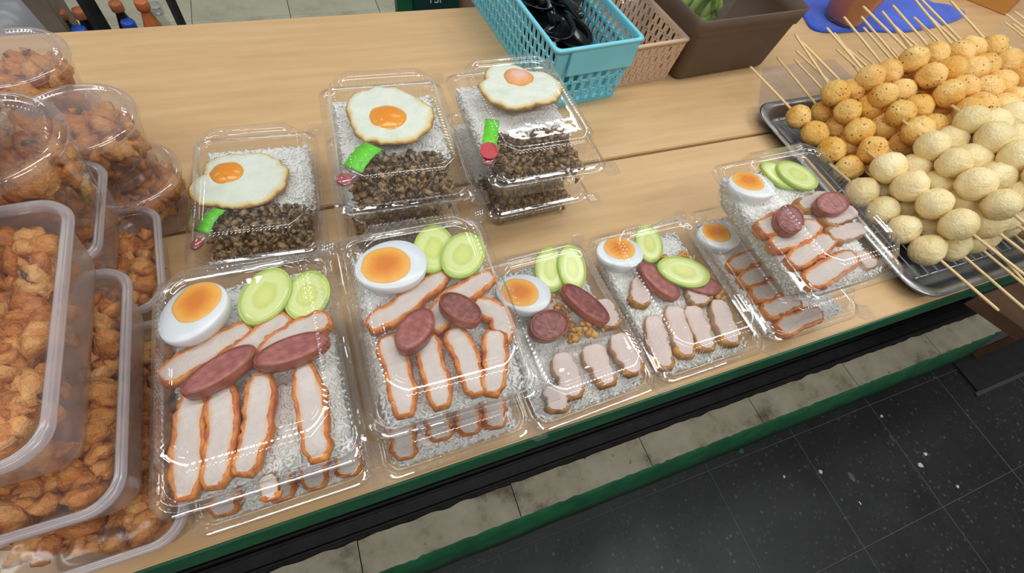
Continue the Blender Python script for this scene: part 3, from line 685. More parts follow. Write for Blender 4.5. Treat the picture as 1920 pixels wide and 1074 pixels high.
# ---- fourth front box
c = 'fourth front box'
box(c, 'clear lunch box of crispy pork rice, fourth along the front', 0.2922, 0.1651, ZT, 0.0077, 1)
egg(c, 1167, 471, ZT+0.0090, -15, (-.001, .0048), (-.10, 0), .94)
cucumber(c, 'upright', 1217, 455, ZT+0.0050, 65, (.15, .1)); cucumber(c, 'flat lying', 1283, 508, ZT+0.0120, -28, (.08, 0), (1.2, 1.05))
pork(c, [('pale triangle near the egg', [(1205, 520), (1200, 570)], 'end', .002), ('left long slice', [(1222, 590), (1250, 690)], 'end', 0), ('second long slice', [(1262, 572), (1290, 668)], 'end', .001), ('third long slice', [(1296, 572), (1330, 655)], 'end', .002), ('right broad slice', [(1345, 560), (1376, 645)], 'end', .003), ('short piece under the cucumber', [(1300, 535), (1318, 570)], 'end', .003)], ZT+0.0000, .024, 80)
sausage(c, 'upright reddish', 1236, 525, ZT+0.0100, -65, (0, .15), (1.05, 1.0)); sausage(c, 'half hidden', 1315, 530, ZT+0.0070, -30, (.1, 0), (.9, .9))
crumbs(c, 'golden fried garlic', [(1250, 490), (1290, 480), (1340, 548)], ZT+0.0010, M_GARLIC, .0034, 6)
# ---- rightmost stack
c = 'lower box of the rightmost stack'
box(c, 'clear lunch box of roast pork rice under the rightmost top box', 0.4241, 0.1692, ZT, 0.0, 0)
egg(c, 1352, 440, ZT+0.0050, -15, (-.003, .005), (-.10, 0), .92)
chick(c, [('first short slice', [(1372, 500), (1428, 474)], 0), ('second short slice', [(1392, 528), (1450, 502)], 0), ('third short slice', [(1414, 556), (1474, 530)], 0), ('fourth short slice', [(1436, 585), (1498, 558)], 0), ('fifth short slice', [(1462, 616), (1540, 582)], 0)], ZT+0.0000, .021, 90)
c = 'top box of the rightmost stack'
box(c, 'clear lunch box of roast pork rice atop the rightmost stack by the tray', 0.4262, 0.1792, ZU, 0.0028, 1)
egg(c, 1414, 345, ZU+0.0030, -15, (-.003, .0062), (-.12, 0), .94)
cucumber(c, 'thin left', 1463, 326, ZU+0.0010, -48, (.2, 0), (1, .8)); cucumber(c, 'thick right', 1496, 327, ZU+0.0040, -45, (.1, 0), (1, 1))
chick(c, [('piece nearest the egg', [(1428, 432), (1500, 392)], .002), ('second slice from the egg', [(1452, 462), (1535, 418)], 0), ('third slice from the egg', [(1484, 492), (1562, 446)], 0), ('front slice', [(1515, 530), (1604, 476)], .001)], ZU-0.0010, .0225, 100)
pork(c, [('upper right piece', [(1548, 412), (1605, 392)], 'start', .002), ('middle right piece', [(1556, 440), (1622, 424)], 'start', .001), ('back piece under the sausage', [(1500, 385), (1560, 365)], 'start', 0), ('golden skin piece at the front right', [(1612, 472), (1640, 500)], 'left', -.002)], ZU-0.0010, .021, 110)
sausage(c, 'pink right', 1562, 378, ZU+0.0090, 5, (.1, 0), (.85, 1.05)); sausage(c, 'dark left', 1482, 408, ZU+0.0110, 40, (.1, 0), (.75, 1.1), True)
# ---- fried egg boxes
c = 'left fried egg box'
box(c, 'clear lunch box with fried egg at the left, behind the leftmost stack', -0.0810, 0.3878, ZT, -0.075, 0, True)
fried_egg(c, 452, 334, ZT+0.0060, 0, .046, .040, (425, 323), .0165, M_FYOLK, 1.0, 'fried egg with whole orange yolk')
sachet(c, (378, 432), (410, 388), ZT+0.0100, .012, False, 1)
c = 'lower box of the middle fried egg stack'
box(c, 'clear lunch box under the middle fried egg stack', 0.0512, 0.3668, ZT, -0.05, 1, True)
c = 'top box of the middle fried egg stack'
box(c, 'clear lunch box with fried egg on top of the middle rear stack', 0.0567, 0.3661, ZU, -0.0524, 0, True)
fried_egg(c, 728, 212, ZU+0.0150, 10, .041, .043, (727, 220), .0182, M_FYOLK, 5.0, 'frilly fried egg with runny yolk')
sachet(c, (660, 312), (702, 268), ZU+0.0190, .018, False, 2)
c = 'lower box of the right fried egg stack'
box(c, 'clear lunch box of mince under the right fried egg stack', 0.1966, 0.3848, ZT, 0.03, 1, True)
c = 'top box of the right fried egg stack'
box(c, 'clear lunch box with fried egg on top of the right rear stack', 0.1920, 0.3696, ZU, 0.0, 1, True)
fried_egg(c, 972, 160, ZU+0.0170, -8, .043, .039, (972, 144), .0165, M_FYOLK2, 9.0, 'browned fried egg with pale yolk')
sachet(c, (918, 275), (924, 218), ZU+0.0190, .014, True, 3)
#--PART3--
# ================================================================== tubs and cups of fried curry pieces
TL, TWd, TH = 0.0875, 0.0585, 0.052
def tub_meshes():
    nl, ns_, nc = 8, 6, 8
    L = [(.020, .010, 0.0012), (.0175, .0115, 0.0), (.0125, .014, .003), (.0095, .016, .012), (.006, .018, .036), (.0045, .018, .0465)]
    body = mesh('body', *loft([[(x, y, z) for x, y in ringpts(TWd-d, TL-d, r, nl, ns_, nc)] for d, r, z in L], True), M_PP)
    L = [(.0058, .017, .0455), (.0056, .017, .0500), (.0046, .018, .0512), (.0036, .018, .0502), (.0030, .019, .0496), (.0022, .019, .0510), (.0010, .020, .0508), (.0004, .020, .0492), (0, .020, .0482), (.0002, .020, .0465), (.0014, .019, .0455), (.0030, .018, .0443)]
    rim = mesh('rim', *loft([[(x, y, z) for x, y in ringpts(TWd-d, TL-d, r, nl, ns_, nc)] for d, r, z in L]), M_PPRIM)
    L = [(.0040, .018, .0512), (.0055, .018, .0512), (.0062, .018, .0494), (.012, .016, .0490)]
    lid = mesh('lid', *loft([[(x, y, z) for x, y in ringpts(TWd-d, TL-d, r, nl, ns_, nc)] for d, r, z in L], False, True), M_FILM)
    return body, rim, lid
TUBB, TUBR, TUBL = tub_meshes()
def heap(seed, inside, n, zmax, rr=(.006, .012)):
    rng = np.random.default_rng(seed); P = []
    while len(P) < n:
        x, y, z = rng.uniform(-.06, .06), rng.uniform(-.09, .09), rng.uniform(.006, zmax); r = rng.uniform(*rr)
        if len(P) > n*.45: z = rng.uniform(zmax*.72, zmax)
        if inside(x, y, z, r): P.append((x, y, z, r))
    V, F, A = lumps(P, ICO2, .60, 2.4, rng, (.45, 1.0)); return fattr(mesh('fried_pieces', V, F, M_FRIED), 'rnd', A)
def in_tub(x, y, z, r):
    k = .0075+.5*(1-z/.05)*.012; return abs(x) < TWd-k-r*.8 and abs(y) < TL-k-r*.8
TUBF = [heap(21, in_tub, 250, .0385), heap(22, in_tub, 250, .0385)]
def bits(seed, a, b, z, n):
    rng = np.random.default_rng(seed); V, F = [], []
    for k in range(n):
        x, y, an, l, w = rng.uniform(-a, a), rng.uniform(-b, b), rng.uniform(0, 6.28), rng.uniform(.004, .008), rng.uniform(.0015, .003)
        o = len(V); zz = z+rng.uniform(-.002, .003)
        for (u, v, h) in ((-l, 0, 0), (0, -w, .0012), (l, 0, .0005), (0, w, .0014), (0, 0, .0024)): V.append((x+u*math.cos(an)-v*math.sin(an), y+u*math.sin(an)+v*math.cos(an), zz+h))
        F += [(o, o+1, o+4), (o+1, o+2, o+4), (o+2, o+3, o+4), (o+3, o, o+4), (o+3, o+2, o+1, o)]
    return mesh('leaf_bits', V, F, M_LEAFBIT)
TUBLEAF = bits(3, .04, .065, .043, 9); CUPLEAF = bits(4, .022, .022, .05, 4)
def tub(label, ctx, x, y, zb, th, v=0, sc=(1, 1, 1)):
    t = thing('food_tub', label, 'tub', (x, y, T+zb), th, 'milky rectangular tubs'); t.scale = sc
    put('body', TUBB, t); put('rim', TUBR, t); put('lid', TUBL, t)
    o = put('fried_pieces', TUBF[v], None, (x, y, T+zb), (0, 0, th), sc); tag(o, 'orange fried curry pieces inside the '+ctx, 'fried snack', None, 'stuff')
    o = put('fried_leaf', TUBLEAF, None, (x, y, T+zb), (0, 0, th+v*PI), sc); tag(o, 'dark fried leaf flakes inside the '+ctx, 'leaf', None, 'stuff')
tub('milky rectangular tub at the bottom front of the left stack', 'bottom front tub', -.146-TWd, .079+TL, .0005, .0, 1)
tub('large milky tub in the middle of the left front stack', 'middle tub of the left front stack', -.1575-TWd, .0965+TL, .0535, .0, 0, (1, 1, 1))
tub('large milky tub on top of the left front stack', 'top tub of the left front stack', -.163-TWd, .113+TL, .1065, .01, 1, (1, 1, 1.08))
tub('milky tub behind, lying sideways below a cup', 'sideways lower tub behind', -.160-TL, .3185, .0005, PI/2+.05, 0)
tub('milky tub stacked on the sideways tub, under the big cup', 'sideways upper tub behind', -.178-TL, .3330, .0535, PI/2, 1, (.93, 1, 1))
tub('milky tub cut off by the left edge, above the top tub', 'topmost tub at the left edge', -.200-TWd, .160+TL, .1645, .03, 0)

def cup_meshes():
    R, H = .0450, .060
    body = mesh('body', *lathe([(.010, .0018), (.0305, .0015), (.0325, .0004), (.0338, .0015), (.0345, .004), (.0395, .034), (.0425, .053), (.0432, .0545)], 56, True), M_CUP)
    rib = []
    n = 160
    prof = [(.0435, .0535, 0), (.0450, .0540, 0), (.0452, .0575, 0), (.0440, .0600, 0), (.0415, .0612, 0), (.0395, .0606, 0), (.0385, .0590, 1), (.0345, .0580, 1), (.0330, .0578, 0), (.020, .0580, 0), (.002, .0580, 0)]
    rings = [[(r*math.cos(2*PI*i/n), r*math.sin(2*PI*i/n), z+(.0009*(1 if (i//1) % 2 else -1) if f else 0)) for i in range(n)] for r, z, f in prof]
    lid = mesh('lid', *loft(rings, False, True), M_CUPLID)
    return body, lid
CUPB, CUPL = cup_meshes()
def in_cup(x, y, z, r): return math.hypot(x, y) < .0335+.009*z/.05-r*.85
CUPF = [heap(31, in_cup, 95, .046, (.006, .0115)), heap(32, in_cup, 95, .046, (.006, .0115))]
def cup(label, ctx, x, y, zb, v=0, sc=1.0, sz=1.0, rz=0.0):
    t = thing('snack_cup', label, 'cup', (x, y, T+zb), rz, 'round lidded snack cups'); t.scale = (sc, sc, sz)
    put('body', CUPB, t); put('lid', CUPL, t)
    o = put('fried_pieces', CUPF[v], None, (x, y, T+zb), (0, 0, rz), (sc, sc, sz)); tag(o, 'orange fried curry pieces inside the '+ctx, 'fried snack', None, 'stuff')
    o = put('fried_leaf', CUPLEAF, None, (x, y, T+zb), (0, 0, rz+v*2), (sc, sc, sz)); tag(o, 'dark fried leaf flakes inside the '+ctx, 'leaf', None, 'stuff')
cup('round cup under the rear left cup, on the rear table', 'lowest rear left cup', -.252, .512, .0005, 0)
cup('round lidded cup at the far rear left, stacked on another', 'rear left upper cup', -.250, .511, .0615, 1)
cup('big round lidded cup standing on the milky tub at left', 'big cup on the tub', -.213, .334, .1065, 0, 1.08, 1.15, 1.0)
cup('cup cut off at the left edge, on the big cup', 'cup on the big cup at the left edge', -.222, .331, .1785, 1, 1.0, 1.0, 2.0)
cup('round lidded cup stacked above the rightmost cup', 'upper cup near the table seam', -.194, .419, .0615, 1, 1.0, 1.0, .5)
cup('rightmost round cup standing on the table seam', 'lower right cup near the seam', -.186, .414, .0005, 0, 1.0, 1.0, 1.5)

# ================================================================== tray of skewers
tx0, tx1, ty0, ty1 = .592, 1.02, .078, .428
tr = thing('steel_tray', 'stainless steel tray under the piled fish ball skewers', 'tray', ((tx0+tx1)/2, (ty0+ty1)/2, T+.0005))
ta, tb = (tx1-tx0)/2, (ty1-ty0)/2
L = [(.030, .02, .0015), (.024, .022, .0003), (.018, .026, .003), (.012, .030, .016), (.0085, .032, .0185), (.002, .034, .0185), (0, .034, .0175), (.0008, .034, .0155), (.003, .033, .0160)]
put('pan', mesh('pan', *loft([[(x, y, z) for x, y in ringpts(ta-d, tb-d, r, 10, 10, 8)] for d, r, z in L], True), M_STEEL), tr)
rk = thing('wire_rack', 'wire cooling rack lying in the steel tray', 'rack', ((tx0+tx1)/2, (ty0+ty1)/2, T+.012))
wx = mesh('wire', *tubevf([(0, -tb+.03, 0), (0, tb-.03, 0)], .0011, 6), M_STEEL); wy = mesh('wire', *tubevf([(-ta+.03, 0, -.002), (ta-.03, 0, -.002)], .0014, 6), M_STEEL)
for k in range(22): put('wire', wx, rk, (-ta+.034+k*(2*ta-.068)/21, 0, 0))
for k in range(5): put('wire', wy, rk, (0, -tb+.032+k*(2*tb-.064)/4, 0))
def ball_mesh(seed, r, mat, rough, el):
    P = ICO3[0].copy(); rng = np.random.default_rng(seed); d = np.zeros(len(P))
    for k in range(6):
        w = rng.normal(size=3)*(1.6+1.1*k); d += np.sin(P@w+rng.uniform(0, 6.28))/(1.2+.9*k)
    for k in range(5):
        w = rng.normal(size=3)*8; d += .28*np.sin(P@w+rng.uniform(0, 6.28))
    P = P*(1+rough*d)[:, None]*np.array([1, el, .97])*r
    return mesh('fish_ball', P, [tuple(f) for f in ICO3[1].tolist()], mat)
YB = [ball_mesh(i, .0178, M_YBALL, .05, 1.0) for i in range(5)]
WB = [ball_mesh(i+20, .0192, M_WBALL, .042, .96) for i in range(5)]
STK = mesh('stick', *tubevf([(0, -.125, 0), (0, .122, 0), (0, .125, 0)], [.00165, .00165, .0012], 8), M_BAMBOO)
LAYER = ['bottom layer', 'second layer', 'third layer', 'top layer']
def skewer(kind, label, x, y, z, tilt, rz, seed):
    rng = random.Random(seed)
    t = thing('fish_ball_skewer', label, 'skewer', (x, y, T+z), rot=(tilt, 0, rz), group=kind+' fish ball skewers')
    sgn = 1 if kind == 'yellow' else -1
    put('stick', STK, t, (rng.uniform(-.002, .002), sgn*(.042 if sgn > 0 else .030)+rng.uniform(-.014, .014), 0), (0, 0, 0 if sgn > 0 else PI))
    for k in range(4):
        put('fish_ball', rng.choice(YB if kind == 'yellow' else WB), t, (rng.uniform(-.0015, .0015), (k-1.5)*.0335, rng.uniform(-.001, .001)), (rng.uniform(-.4, .4)+PI*rng.randint(0, 1), rng.uniform(0, 6.28), rng.uniform(-.3, .3)), (rng.uniform(.93, 1.06),)*3)
def pile(kind, yc, xs, zs, rngseed, desc):
    rg = random.Random(rngseed)
    for L_, (x0, n, z) in enumerate(zip(xs, (9, 8, 7, 5), zs)):
        for k in range(n):
            tl = rg.uniform(.02, .07)*(1 if kind == 'yellow' else -1) + (.05 if kind == 'yellow' else -.02)*(L_ > 0)
            skewer(kind, '%s, %s from left in the %s' % (desc, ORD[k], LAYER[L_]), x0+k*.0385+rg.uniform(-.003, .003), yc+rg.uniform(-.006, .006)+(.004 if kind == 'white' else -.003)*L_, z+rg.uniform(-.001, .001), tl, rg.uniform(-.17, .17), rngseed+L_*20+k)
pile('yellow', .329, (.634, .668, .703, .760), (.032, .060, .087, .112), 300, 'yellow herb flecked fish ball skewer')
pile('white', .180, (.626, .652, .690, .735), (.034, .064, .092, .118), 500, 'plain cream fish ball skewer')

# ================================================================== baskets, box, cloth, sauce
def holed_panel(p00, p10, p11, p01, nc, nr, sw, sh, stag=True):
    """wall panel with rows of rounded slots cut through; corners given as 3D points (u along, v up)"""
    p00, p10, p11, p01 = map(Vector, (p00, p10, p11, p01)); V, F = [], []
    def P(u, v): return tuple((p00*(1-u)+p10*u)*(1-v)+(p01*(1-u)+p11*u)*v)
    N = 16
    def cell(u0, u1, v0, v1):
        uc, vc, hu, hv = (u0+u1)/2, (v0+v1)/2, (u1-u0)/2, (v1-v0)/2; o = len(V)
        for k in range(N):
            a = 2*PI*(k+.5)/N; ca, sa = math.cos(a), math.sin(a); mx = max(abs(ca), abs(sa))
            V.append(P(uc+ca/mx*hu, vc+sa/mx*hv))
            if abs(sa) < .75: V.append(P(uc+hu*sw*math.copysign(1, ca), vc+hv*sh*.72*sa/.56*.75))
            else: V.append(P(uc+hu*sw*ca*1.25, vc+hv*sh*math.copysign(1, sa)))
        for k in range(N):
            q = (k+1) % N; F.append((o+2*k, o+2*q, o+2*q+1, o+2*k+1))
    def fill(u0, u1, v0, v1):
        o = len(V); V.extend([P(u0, v0), P(u1, v0), P(u1, v1), P(u0, v1)]); F.append((o, o+1, o+2, o+3))
    for r in range(nr):
        v0, v1 = r/nr, (r+1)/nr
        if stag and r % 2:
            fill(0, .5/nc, v0, v1); fill(1-.5/nc, 1, v0, v1)
            for c_ in range(nc-1): cell((c_+.5)/nc, (c_+1.5)/nc, v0, v1)
        else:
            for c_ in range(nc): cell(c_/nc, (c_+1)/nc, v0, v1)
    return V, F
def basket(name, label, xc, yf, wd, ln, h, th, mat, ncw, ncl, nr, tap, sw, sh, plate=False, solid=.06):
    t = thing(name, label, 'basket', (xc, yf, T+.0005), th)
    a, b = wd/2, wd/2-tap; l0, l1 = 0, ln
    B = lambda x, y, z: (x, y, z)
    zt = h*(1-solid*2.2) if plate else h*(1-solid); z0 = h*.06
    def lerp(z): k = z/h; return b+(a-b)*k, tap*(1-k)
    pan = []
    for nm, (xa, ya), (xb, yb), n in (('front', (-1, 0), (1, 0), ncw), ('right', (1, 0), (1, 1), ncl), ('back', (1, 1), (-1, 1), ncw), ('left', (-1, 1), (-1, 0), ncl)):
        def pt(sx, sy, z):
            hw, tp = lerp(z); return (sx*hw, (tp if sy == 0 else ln-tp), z)
        ztop = h*.60 if (plate and nm in ('front', 'back')) else h*(1-solid)
        parts = [holed_panel(pt(xa, ya, z0), pt(xb, yb, z0), pt(xb, yb, ztop), pt(xa, ya, ztop), n, nr-2 if (plate and nm in ('front', 'back')) else nr, sw, sh)]
        parts.append(([pt(xa, ya, 0), pt(xb, yb, 0), pt(xb, yb, z0), pt(xa, ya, z0)], [(0, 1, 2, 3)]))
        parts.append(([pt(xa, ya, ztop), pt(xb, yb, ztop), pt(xb, yb, h), pt(xa, ya, h)], [(0, 1, 2, 3)]))
        o = put('side_wall', mesh('side_wall', *join(*parts), mat, False), t); md = o.modifiers.new('thick', 'SOLIDIFY'); md.thickness = .0018; md.offset = 0
    put('base', bevbox('base', -b, b, tap, ln-tap, 0, .002, mat, .0006, 1), t)
    rings = []
    for da, z in ((-.0012, h-.004), (.0035, h-.0035), (.0042, h-.0005), (.0035, h+.0012), (.0, h+.0016), (-.0012, h+.0006), (-.0012, h-.004)):
        rings.append([(x, y+ln/2, z) for x, y in ringpts(a+da, ln/2+da, .008, 6, 4, 6)])
    put('rim', mesh('rim', *loft(rings), mat), t)
    if plate:
        put('name_plate', bevbox('name_plate', -a*.70, a*.94, -.0035, -.0008, h*.60, h*.985, mat, .001), t)
    return t
basket('plastic_basket', 'light blue slotted plastic basket holding black ladles', .3455, .4905, .126, .31, .094, .08, M_BLUEP, 8, 24, 5, .009, .58, .84, True)
basket('plastic_basket', 'beige slotted plastic basket holding clear plastic, between blue basket and brown box', .4615, .520, .103, .27, .068, .08, M_BEIGEP, 8, 20, 4, .006, .34, .76, False, .10)
bb = thing('storage_box', 'dark brown plastic storage box with green vegetables', 'box', (.6115, .515, T+.0005), .058)
def boxring(hw, y0, y1, z, r=.012): return [(x, y+(y0+y1)/2, z) for x, y in ringpts(hw, (y1-y0)/2, r, 6, 6, 6)]
h = .101
V, F = loft([boxring(.086, .016, .224, .003), boxring(.089, .013, .227, .0), boxring(.0915, .010, .230, .004), boxring(.099, .003, .237, h*.74), boxring(.1015, .0, .240, h*.77), boxring(.1045, -.003, .243, h), boxring(.1025, -.001, .241, h+.0005), boxring(.0995, .002, .238, h*.78), boxring(.090, .012, .228, .006), boxring(.086, .016, .224, .005)], True, True)
put('body', mesh('body', V, F, M_BROWNP), bb)
# ladles in the blue basket
def ladle(label, x, y, z, rz, rx, sc=1.0, handle=True):
    t = thing('serving_spoon', label, 'spoon', (x, y, T+z), rot=(rx, 0, rz), group='black plastic spoons'); t.scale = (sc,)*3
    prof = [(.002, -.016), (.012, -.0145), (.022, -.008), (.0275, 0), (.0285, .0008), (.0270, .0012), (.0212, -.0068), (.0115, -.013), (.002, -.0145)]
    V, F = lathe(prof, 32, True, True); V = [(a_*1.0, b_*1.25, c_) for a_, b_, c_ in V]
    put('bowl', mesh('bowl', V, F, M_BLACKP), t)
    if handle:
        put('handle', mesh('handle', *tubevf([(0, .032, .001), (0, .05, .006), (0, .09, .018), (0, .15, .030), (0, .165, .032)], [.006, .0055, .005, .0062, .003], 10), M_BLACKP), t)
ladle('black plastic spoon bowl nearest the front of the blue basket', .338, .556, .050, .12, .22, 1.3)
for k_, (x_, y_, z_, r_, l_) in enumerate(((.318, .600, .030, -.05, 'lying deeper at the left'), (.352, .700, .066, 3.0, 'with handle pointing forward'), (.320, .690, .060, .05, 'at the far left of the heap'), (.352, .640, .080, .3, 'on top of the heap'), (.318, .640, .080, -.02, 'leaning on the left wall'), (.330, .620, .056, .2, 'in the middle of the heap'), (.362, .600, .045, .1, 'against the right wall'), (.322, .585, .070, .02, 'close to the front left rim'), (.330, .720, .085, .15, 'highest at the back'), (.370, .680, .075, .0, 'at the back right'))):
    ladle('black plastic spoon '+l_+' of the blue basket' if 'wall' in l_ or 'rim' in l_ else 'black plastic spoon '+l_+' in the blue basket', x_, y_, z_, r_, .06, 1.1)
# clear plastic packs in the beige basket
for k, (x, y, a_, lb) in enumerate(((.440, .600, .5, 'crumpled clear plastic bag at the left of the beige basket'), (.475, .585, .1, 'folded clear plastic pack standing in the beige basket'))):
    n = 9; V = []; F = []
    for i in range(n+1):
        for j in range(n+1):
            u, v = i/n-.5, j/n; V.append((u*.055+.006*noise.noise(Vector((u*9, v*9, k))), .012*math.sin(v*5+k)+.008*noise.noise(Vector((u*12, v*12, k+5)))+v*.05, v*.085))
    V2 = [(x_, y_+.006, z_) for x_, y_, z_ in V]; q = (n+1)*(n+1)
    for i in range(n):
        for j in range(n):
            f = (i*(n+1)+j, (i+1)*(n+1)+j, (i+1)*(n+1)+j+1, i*(n+1)+j+1); F.append(f); F.append(tuple(q+w for w in reversed(f)))
    tag(put('clear_plastic_pack', mesh('clear_plastic_pack', V+V2, F, M_FILM), None, (x, y, T+.006), (0, 0, a_)), lb, 'plastic bag', 'clear plastic packs')
# vegetables in the brown box
rng = random.Random(5)
for k in range(16):
    x = .562+rng.uniform(-.018, .030)+.004*(k % 4); y = .575+rng.uniform(0, .045)
    pts = [(0, 0, 0), (rng.uniform(-.006, .006), -.008, .035), (rng.uniform(-.010, .014), -.014, .070), (rng.uniform(-.014, .020), -.022, .104)]
    o = put('green_stalk', mesh('green_stalk', *tubevf([Vector(p)*1.0 for p in spline(pts, 8)], [.0045, .0055, .006, .0062, .0064, .0066, .006, .0045, .002], 8), M_VEG), None, (x, y, T+.010), (0, 0, rng.uniform(-.4, .4)))
    tag(o, 'green vegetable stalk bunched inside the dark brown box', 'vegetable', 'green stalks in the brown box')
n = 24; V, F = lathe([(.034, 0), (.040, .03), (.045, .06), (.048, .10)], n, True); V = [(a_, b_*.75, c_) for a_, b_, c_ in V]
tag(put('vegetable_bag', mesh('vegetable_bag', V, F, M_FILM), None, (.570, .592, T+.0075), (.1, 0, .2)), 'clear bag wrapped round the green stalks in the brown box', 'plastic bag')
# blue cloth
def cloth_obj():
    out = [at(px, py, 0) for px, py in ((1505, 32), (1522, 56), (1560, 63), (1620, 60), (1690, 62), (1752, 52), (1800, 36), (1806, 25), (1778, 14), (1745, 8), (1722, -4))]
    out += [Vector((1.20, .70, T)), Vector((1.05, .735, T)), Vector((.93, .725, T)), Vector((.885, .69, T))]
    loop = spline(out+[out[0]], 64)[:-1]; c = sum(loop, Vector())/len(loop); base = Vector((c.x, c.y, T+.0004))
    rings = []
    for q, h_ in ((1.0, 0), (1.004, .0022), (.985, .0045), (.9, .0035), (.75, .004), (.55, .0035), (.3, .004), (.05, .0035)):
        rings.append([((p.x-c.x)*q, (p.y-c.y)*q, h_+(abs(.004*noise.noise(Vector(((p.x-c.x)*q*14, (p.y-c.y)*q*14, 2)))) if h_ else 0)) for p in loop])
    tag(put('cloth', mesh('cloth', *loft(rings, True, True), M_CLOTH), None, base), 'blue microfibre cloth spread on the rear table', 'cloth')
cloth_obj()
p = at(1583, 58, 0)
sc_ = thing('sauce_tub', 'clear tapered tub of brown sauce standing on the blue cloth', 'tub', (p.x+.012, p.y+.028, T+.009), 0)
put('body', mesh('body', *lathe([(.030, 0), (.034, .0), (.0365, .004), (.050, .085), (.0525, .087), (.0515, .089)], 40, True), M_CUP), sc_)
put('sauce', mesh('sauce', *lathe([(.010, .002), (.034, .002), (.0355, .005), (.0482, .078), (.02, .079), (.002, .079)], 40, True, True), M_SAUCE), sc_)
# plastic sheet under the tray
pts = [(.700, .527), (.604, .412), (.604, .40), (.62, .30), (.86, .30), (.86, .527)]
V, F = loft([[(x, y, .0001) for x, y in pts], [(x, y, .0004) for x, y in pts]], True, True)
tag(put('plastic_sheet', mesh('plastic_sheet', V, F, clear('white_plastic_sheet', .04, (.97, .97, .97), .10, rough=.2), False), None, (0, 0, T)), 'thin clear plastic sheet under the rear corner of the tray', 'plastic sheet')
# cardboard box on the right
ang = math.atan2(.599-.667, 1.423-1.375)
cb = thing('cardboard_box', 'brown cardboard box at the far right corner of the table', 'box', (1.423, .599, T+.0005), ang+PI)
for nm, b_ in (('side_panel', (0, .003, -.20, 0)), ('side_panel', (.147, .15, -.20, 0)), ('side_panel', (.003, .147, -.003, 0)), ('side_panel', (.003, .147, -.20, -.197))):
    put(nm, bevbox(nm, b_[0], b_[1], b_[2], b_[3], 0, .12, M_CARD, .0008), cb)
put('flap', bevbox('flap', .003, .147, -.197, -.003, .10, .103, M_CARD, .0008), cb)
cb.rotation_euler[2] = ang+PI
# loose skewers lying at the far right, tips on the table
rg = random.Random(9)
for k, (px, py) in enumerate(((1884, 28), (1880, 45), (1892, 50), (1874, 74), (1908, 36), (1872, 82), (1903, 22))):
    q = at(px, py, .03+.005*(k % 3)); a_ = rg.uniform(-.25, .25)
    o = put('bamboo_skewer', STK, None, (q.x+.02, q.y-.122, T+.022+.006*(k % 3)), (.08, 0, .16+a_*.3)); tag(o, 'bare bamboo skewer end, %s of the bunch at the right edge' % ORD[k], 'skewer', 'bare skewer ends at the right edge')

# ================================================================== under and behind the stall
wb = thing('wooden_bench', 'low brown wooden bench end below the fish ball tray', 'bench', (1.62, .06, .1505), 0)
zb = T-.30-.1505
V, F = loft([[(x-1.62, y-.06, z_) for x, y in ((1.188, .115), (1.232, .012), (2.0, .012), (2.0, .115))] for z_ in (zb-.03, zb)], True, True)
put('top_board', mesh('top_board', V, F, M_CRATEW, False), wb)
for x_ in (.10, .34):
    for y_ in (-.035, .035): put('leg', bevbox('leg', x_-.012, x_+.012, y_-.01, y_+.01, -.15, zb-.03, M_CRATEW, .002), wb)
dm = thing('drain_cover', 'black square drain cover in the aisle floor beyond the ledge', 'drain cover', (1.617, -.068, .0002))
put('plate', bevbox('plate', 0, .40, 0, .10, 0, .004, M_BLACKMETAL, .001), dm)
put('frame', bevbox('frame', -.012, .41, -.012, -.001, 0, .003, plain('grey_cement', (70, 70, 74), .8), .0008), dm)
# litter on the aisle floor
for k, (px, py, s_, lb) in enumerate(((1596, 893, .016, 'clear plastic scrap on the black floor'), (1726, 872, .009, 'largest white paper crumb on the black floor'), (1735, 851, .006, 'small white crumb beside the largest crumb'), (1612, 943, .006, 'pale sliver on the black floor'), (1653, 780, .006, 'small pale triangle of litter near the ledge'), (1470, 894, .004, 'tiny white dot of litter on the black floor'), (1538, 884, .006, 'thin pale fleck left of the plastic scrap'), (1795, 912, .006, 'pale chip near the floor joint'), (1390, 845, .008, 'green paint flake by the skirting'))):
    p = at(px, py, -T); rg = random.Random(k); n = 6
    o_ = [(s_*rg.uniform(.6, 1.2)*math.cos(2*PI*i/n)*(.45 if k in (0, 3) else 1), s_*rg.uniform(.6, 1.2)*math.sin(2*PI*i/n)) for i in range(n)]
    V, F = loft([[(x, y, .0003) for x, y in o_], [(x*.9, y*.9, .0015) for x, y in o_]], True, True)
    tag(put('litter_scrap', mesh('litter_scrap', V, F, M_FILM if k == 0 else M_GREEN if k == 8 else M_LABELW, False), None, (p.x, p.y, .0)), lb, 'litter')

def bottle(name, label, px, py, z, h, r, body, cap, grp):
    p = at(px, py, z)                       # top of the cap
    t = thing(name, label, 'bottle', (p.x, p.y, T+z-h), 0, grp)
    put('body', mesh('body', *lathe([(.4*r, .004), (.85*r, 0), (r, .01), (r, h*.60), (.92*r, h*.66), (.45*r, h*.86), (.36*r, h*.90), (.36*r, h*.95)], 28, True, True), body), t)
    put('cap', mesh('cap', *lathe([(.47*r, h*.925), (.5*r, h*.93), (.5*r, h*.985), (.44*r, h), (.02, h)][:4], 24, True, True), cap), t)
bt = 'bottles in the rack behind the stall'
bottle('drink_bottle', 'dark soda bottle with brown cap next to the black post', 145, 17, -.30, .26, .028, M_COLA, M_CAPBROWN, bt)
bottle('drink_bottle', 'green bottle with brown cap at the far left', 108, 20, -.31, .25, .027, M_GRBOT, M_CAPBROWN, bt)
bottle('drink_bottle', 'dark soda bottle with brown cap right of the post', 214, 4, -.30, .26, .028, M_COLA, M_CAPBROWN, bt)
bottle('drink_bottle', 'clear bottle with blue cap at left below the soda', 146, 52, -.33, .22, .030, M_PET, M_CAPBLUE, bt)
